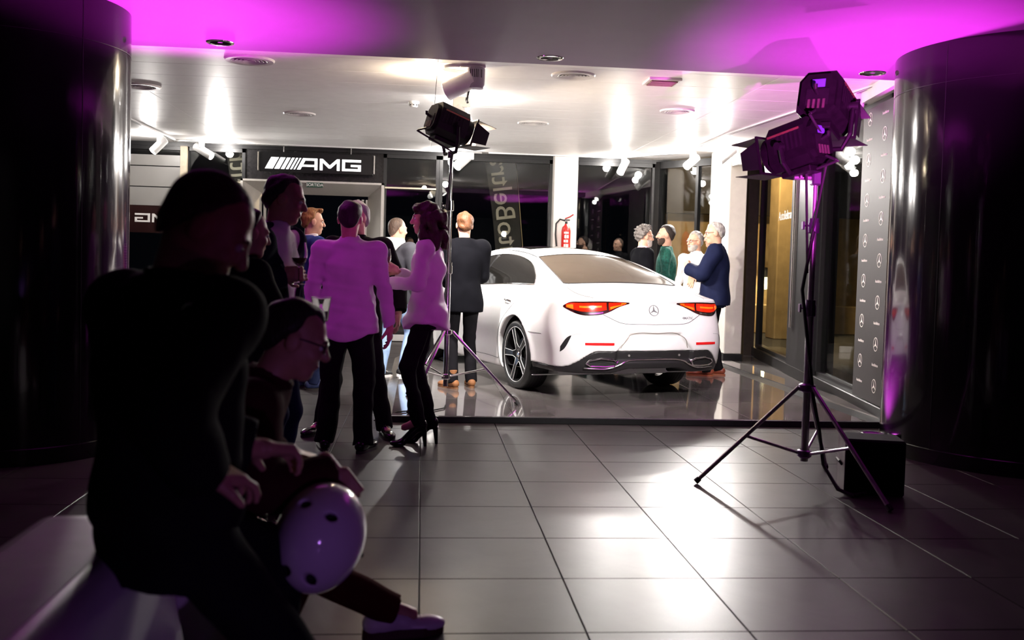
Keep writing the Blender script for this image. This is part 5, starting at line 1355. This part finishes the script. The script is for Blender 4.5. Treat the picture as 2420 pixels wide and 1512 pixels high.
# group at the right behind the car
person('man with curly grey hair, black-rimmed glasses and dark jacket over pink shirt', (2.70, 11.95, PZ), 1.73, yaw=-84, hr=(.18, .20, 1.0), hl=(-.18, .2, 1.0), top='shirt', topc=C_pink, jacket=C_suit, vopen=(.10, .42), hair='curly', hairc=(.13, .115, .105), beard=(.38, .34, .31), glasses=(.012, .012, .014), head=(6, 5, 0), seed=20)
person('dark-haired bearded man in green knitted sweater', (3.13, 12.45, PZ), 1.77, yaw=72, hr=(.2, .15, 1.0), hl=(-.15, .2, 1.02), top='sweater', topc=C_green, hair='short', hairc=(.012, .009, .008), beard=(.06, .035, .025), skin=SKIN, head=(8, 0, 0), seed=22, collar=False)
LN = (3.405, 11.2, PZ); YN = 68
person('grey-haired man in padded navy coat and brown shoes beside the car, seen from the side', LN, 1.775, yaw=YN, w=1.06, hl=(-.10, .30, 1.22), hr=(.12, .28, 1.15), ell=(-.75, -.5, -.55), elr=(.6, -.5, -.6), handl=((.5, .35, .75), (.8, -.6, 0), 1.0), fl=(-.08, .06), fr=(.09, -.06), toe=(-4, 8),
       top='shirt', topc=C_coat, jacket=C_coat, jhem=-.12, hair='short', hairc=(.40, .38, .36), head=(12, 6, 0), glasses=(.10, .01, .015), beard=None, shoec=M_brown, solec=mat('brown_sole', (.30, .08, .03), rough=.5, noise=.1), seed=24, jw=2.0, wrk=.005)
person('bearded man in white shirt and red-rimmed glasses partly hidden by the navy coat', (3.33, 11.78, PZ), 1.68, yaw=128, hl=(-.2, .12, .95), hr=(.26, .10, .95), top='shirt', topc=C_white, hair='short', hairc=(.28, .26, .24), beard=(.42, .38, .35), glasses=(.16, .02, .02), head=(-15, 4, 0), seed=26)
person('bald man glimpsed behind the man in the navy coat, by the corner pillar', (3.80, 12.6, PZ), 1.75, yaw=60, top='shirt', topc=C_black, hair='stubble', hairc=(.12, .08, .06), skin=SKIN, seed=28, hr=(.2, .12, .9))

# ------------------------------------------------------------------ foreground: bench, bald man, seated person with helmet
M_bench = mat('white_plastic', (.62, .60, .62), rough=.35, noise=.04, nscale=5)
def rounded_bench(label, x0, x1, y0, y1, z, flare, r):
    cx, cy = (x0+x1)/2, (y0+y1)/2; t = thing('bench', label, 'bench', (cx, cy, 0)); Fd = Field()
    def d(X, Y, Z):
        f = flare*(1-np.clip(Z/z, 0, 1))**1.5
        u = np.abs(X)-((x1-x0)/2+f-r); v = np.abs(Y)-((y1-y0)/2+f*.5-r); ww = np.abs(Z-z/2)-(z/2-r)
        return np.sqrt(np.maximum(u, 0)**2+np.maximum(v, 0)**2+np.maximum(ww, 0)**2)+np.minimum(np.maximum(np.maximum(u, v), ww), 0)-r
    Fd.p.append((d, np.array([x0-cx-flare-.02, y0-cy-flare-.02, -.01]), np.array([x1-cx+flare+.02, y1-cy+flare+.02, z+.02]), 0, 1))
    v, q = Fd.mesh(.016); np_mesh('seat_block', v, q, M_bench, t)
    MB().box((0, 0, .006), (x1-x0+flare*1.6, y1-y0+flare*.7, .012)).build('foot_plate', M_black, t)
    MB().box((0, 0, z-.0005), ((x1-x0)*.62, (y1-y0)*.86, .003), bev=.001).build('seat_pad', mat('grey_pad', (.52, .50, .52), rough=.5, noise=.05), t)
    return t
rounded_bench('long white rounded bench in the left foreground under the bald man', -1.02, -.66, 1.35, 2.74, .62, .10, .07)
rounded_bench('white rounded stool under the seated person with the helmet', -.98, -.56, 2.86, 3.28, .43, .04, .05)
LB = (-.575, 2.38, 0); YBm = -42
def lb(p): return to_local(LB, YBm, p, 1.80/1.75)
ra = lb((-.54, 2.12, .0)); la = lb((-.40, 2.62, .0))
J_b, jb = person('bald man in black jacket sitting in the left foreground, head bent down', LB, 1.80, yaw=YBm, skin=SKIN2, w=1.08, hip=(0, -.02, .69), lean=1, head=(-40, 34, 0), fr=(ra[0], ra[1]), fl=(la[0], la[1]), kn=((.3, 1, .2), (0, 1, .35)), toe=(-6, 10),
       hr=lb((-.47, 2.20, .84)), hl=lb((-.40, 2.50, .84)), handr=((0, 1, -.2), (-.2, .2, -1), .5), handl=((0, 1, -.2), (.2, .2, -1), .5), top='shirt', topc=C_black, jacket=C_black, jhem=-.02, hair='stubble', hairc=(.05, .02, .02), res=.012, seed=30, jw=1.5)
gg = MB()
for k, (x, z) in enumerate(((0, 0), (.014, -.058))):
    gg.tube([(x+.022*math.cos(a*PI/7), -.004*k, z+.017*math.sin(a*PI/7)) for a in range(14)], .0028, n=6, closed=True)
gl_ = thing('hanging_glasses', 'shiny folded glasses hanging on the back of the black jacket of the bald man', 'glasses', (-.485, 2.14, 1.205), R=Matrix.Scale(.7, 3))
gg.build('frame', M_chrome, gl_, True)
for k, (x, z) in enumerate(((0, 0), (.014, -.058))): MB().ell((x, -.004*k, z), (.020, .003, .015), 14, 8).build('lens', mat('teal_lens', (.02, .08, .08), rough=.05, coat=1), gl_, True)
LH = (-.74, 3.06, 0); YH = -84
def lh(p): return to_local(LH, YH, p, 1.66/1.75)
ra = lh((-.06, 3.44, 0)); la = lh((-.46, 3.10, 0))
C_red = cloth('dark_red_trousers', (.050, .004, .006)); C_redj = cloth('dark_red_jacket', (.045, .008, .012))
J_h, jh = person('person in dark red leaning forward on the stool, one pale sneaker stretched out', LH, 1.66, yaw=YH, skin=SKIN2, hip=(0, 0, .50), lean=33, head=(0, 8, 0), fr=(la[0], la[1]), fl=(ra[0], ra[1]), kn=((.3, 1, .3), (-.2, 1, .9)), toe=(-6, 8),
       hr=lh((-.235, 2.86, .70)), hl=lh((-.40, 3.06, .72)), handr=((-.1, .6, -.8), (-1, 0, 0), .9), handl=((.1, 1, -.3), (0, -.2, -1), .6), top='shirt', topc=C_redj, jacket=C_redj, jhem=-.04, trous=C_red, shoe='sneaker', shoec=mat('pale_leather', (.62, .56, .62), rough=.35, noise=.05),
       solec=mat('dark_red_sole', (.05, .006, .008), rough=.6), hair='short', hairc=(.014, .006, .006), res=.012, seed=32, glasses=(.02, .05, .06))
# skate helmet
hm = thing('helmet', 'glossy white half-shell helmet with round vent holes held over the knee', 'helmet', (-.262, 2.74, .545), R=Matrix.Rotation(-.25, 3, 'Z') @ Matrix.Rotation(.25, 3, 'Y') @ Matrix.Rotation(1.05, 3, 'X') @ Matrix.Scale(1.06, 3))
Fd = Field(); Fd.el((0, 0, 0), (.115, .145, .155), None, 0); Fd.el((0, 0, -.02), (.100, .130, .150), None, .004, -1)
Fd.cut(lambda X, Y, Z: -.085-Z+.05*np.clip(np.abs(Y)/.14, 0, 1)**2+0*X)
for c in ((-.035, .045, .14), (.04, .035, .14), (-.03, -.115, .075), (.035, -.115, .075)): Fd.el(c, (.016, .011, .05), None, .004, -1)
v, q = Fd.mesh(.005); np_mesh('shell', v, q, mat('white_gloss_shell', (.66, .62, .68), rough=.12, noise=.02, coat=.6), hm)
v, q = Field().el((0, 0, -.01), (.1, .130, .138), None, 0).cut(lambda X, Y, Z: -.06-Z+0*X+0*Y).mesh(.01); np_mesh('padding', v, q, mat('black_foam', (.012, .012, .012), rough=.9, noise=.2), hm)
MB().tube([(-.105, 0, -.06), (-.08, .02, -.16), (0, .03, -.20), (.08, .02, -.16), (.105, 0, -.06)], .008, n=8).build('strap', C_black, hm, True)
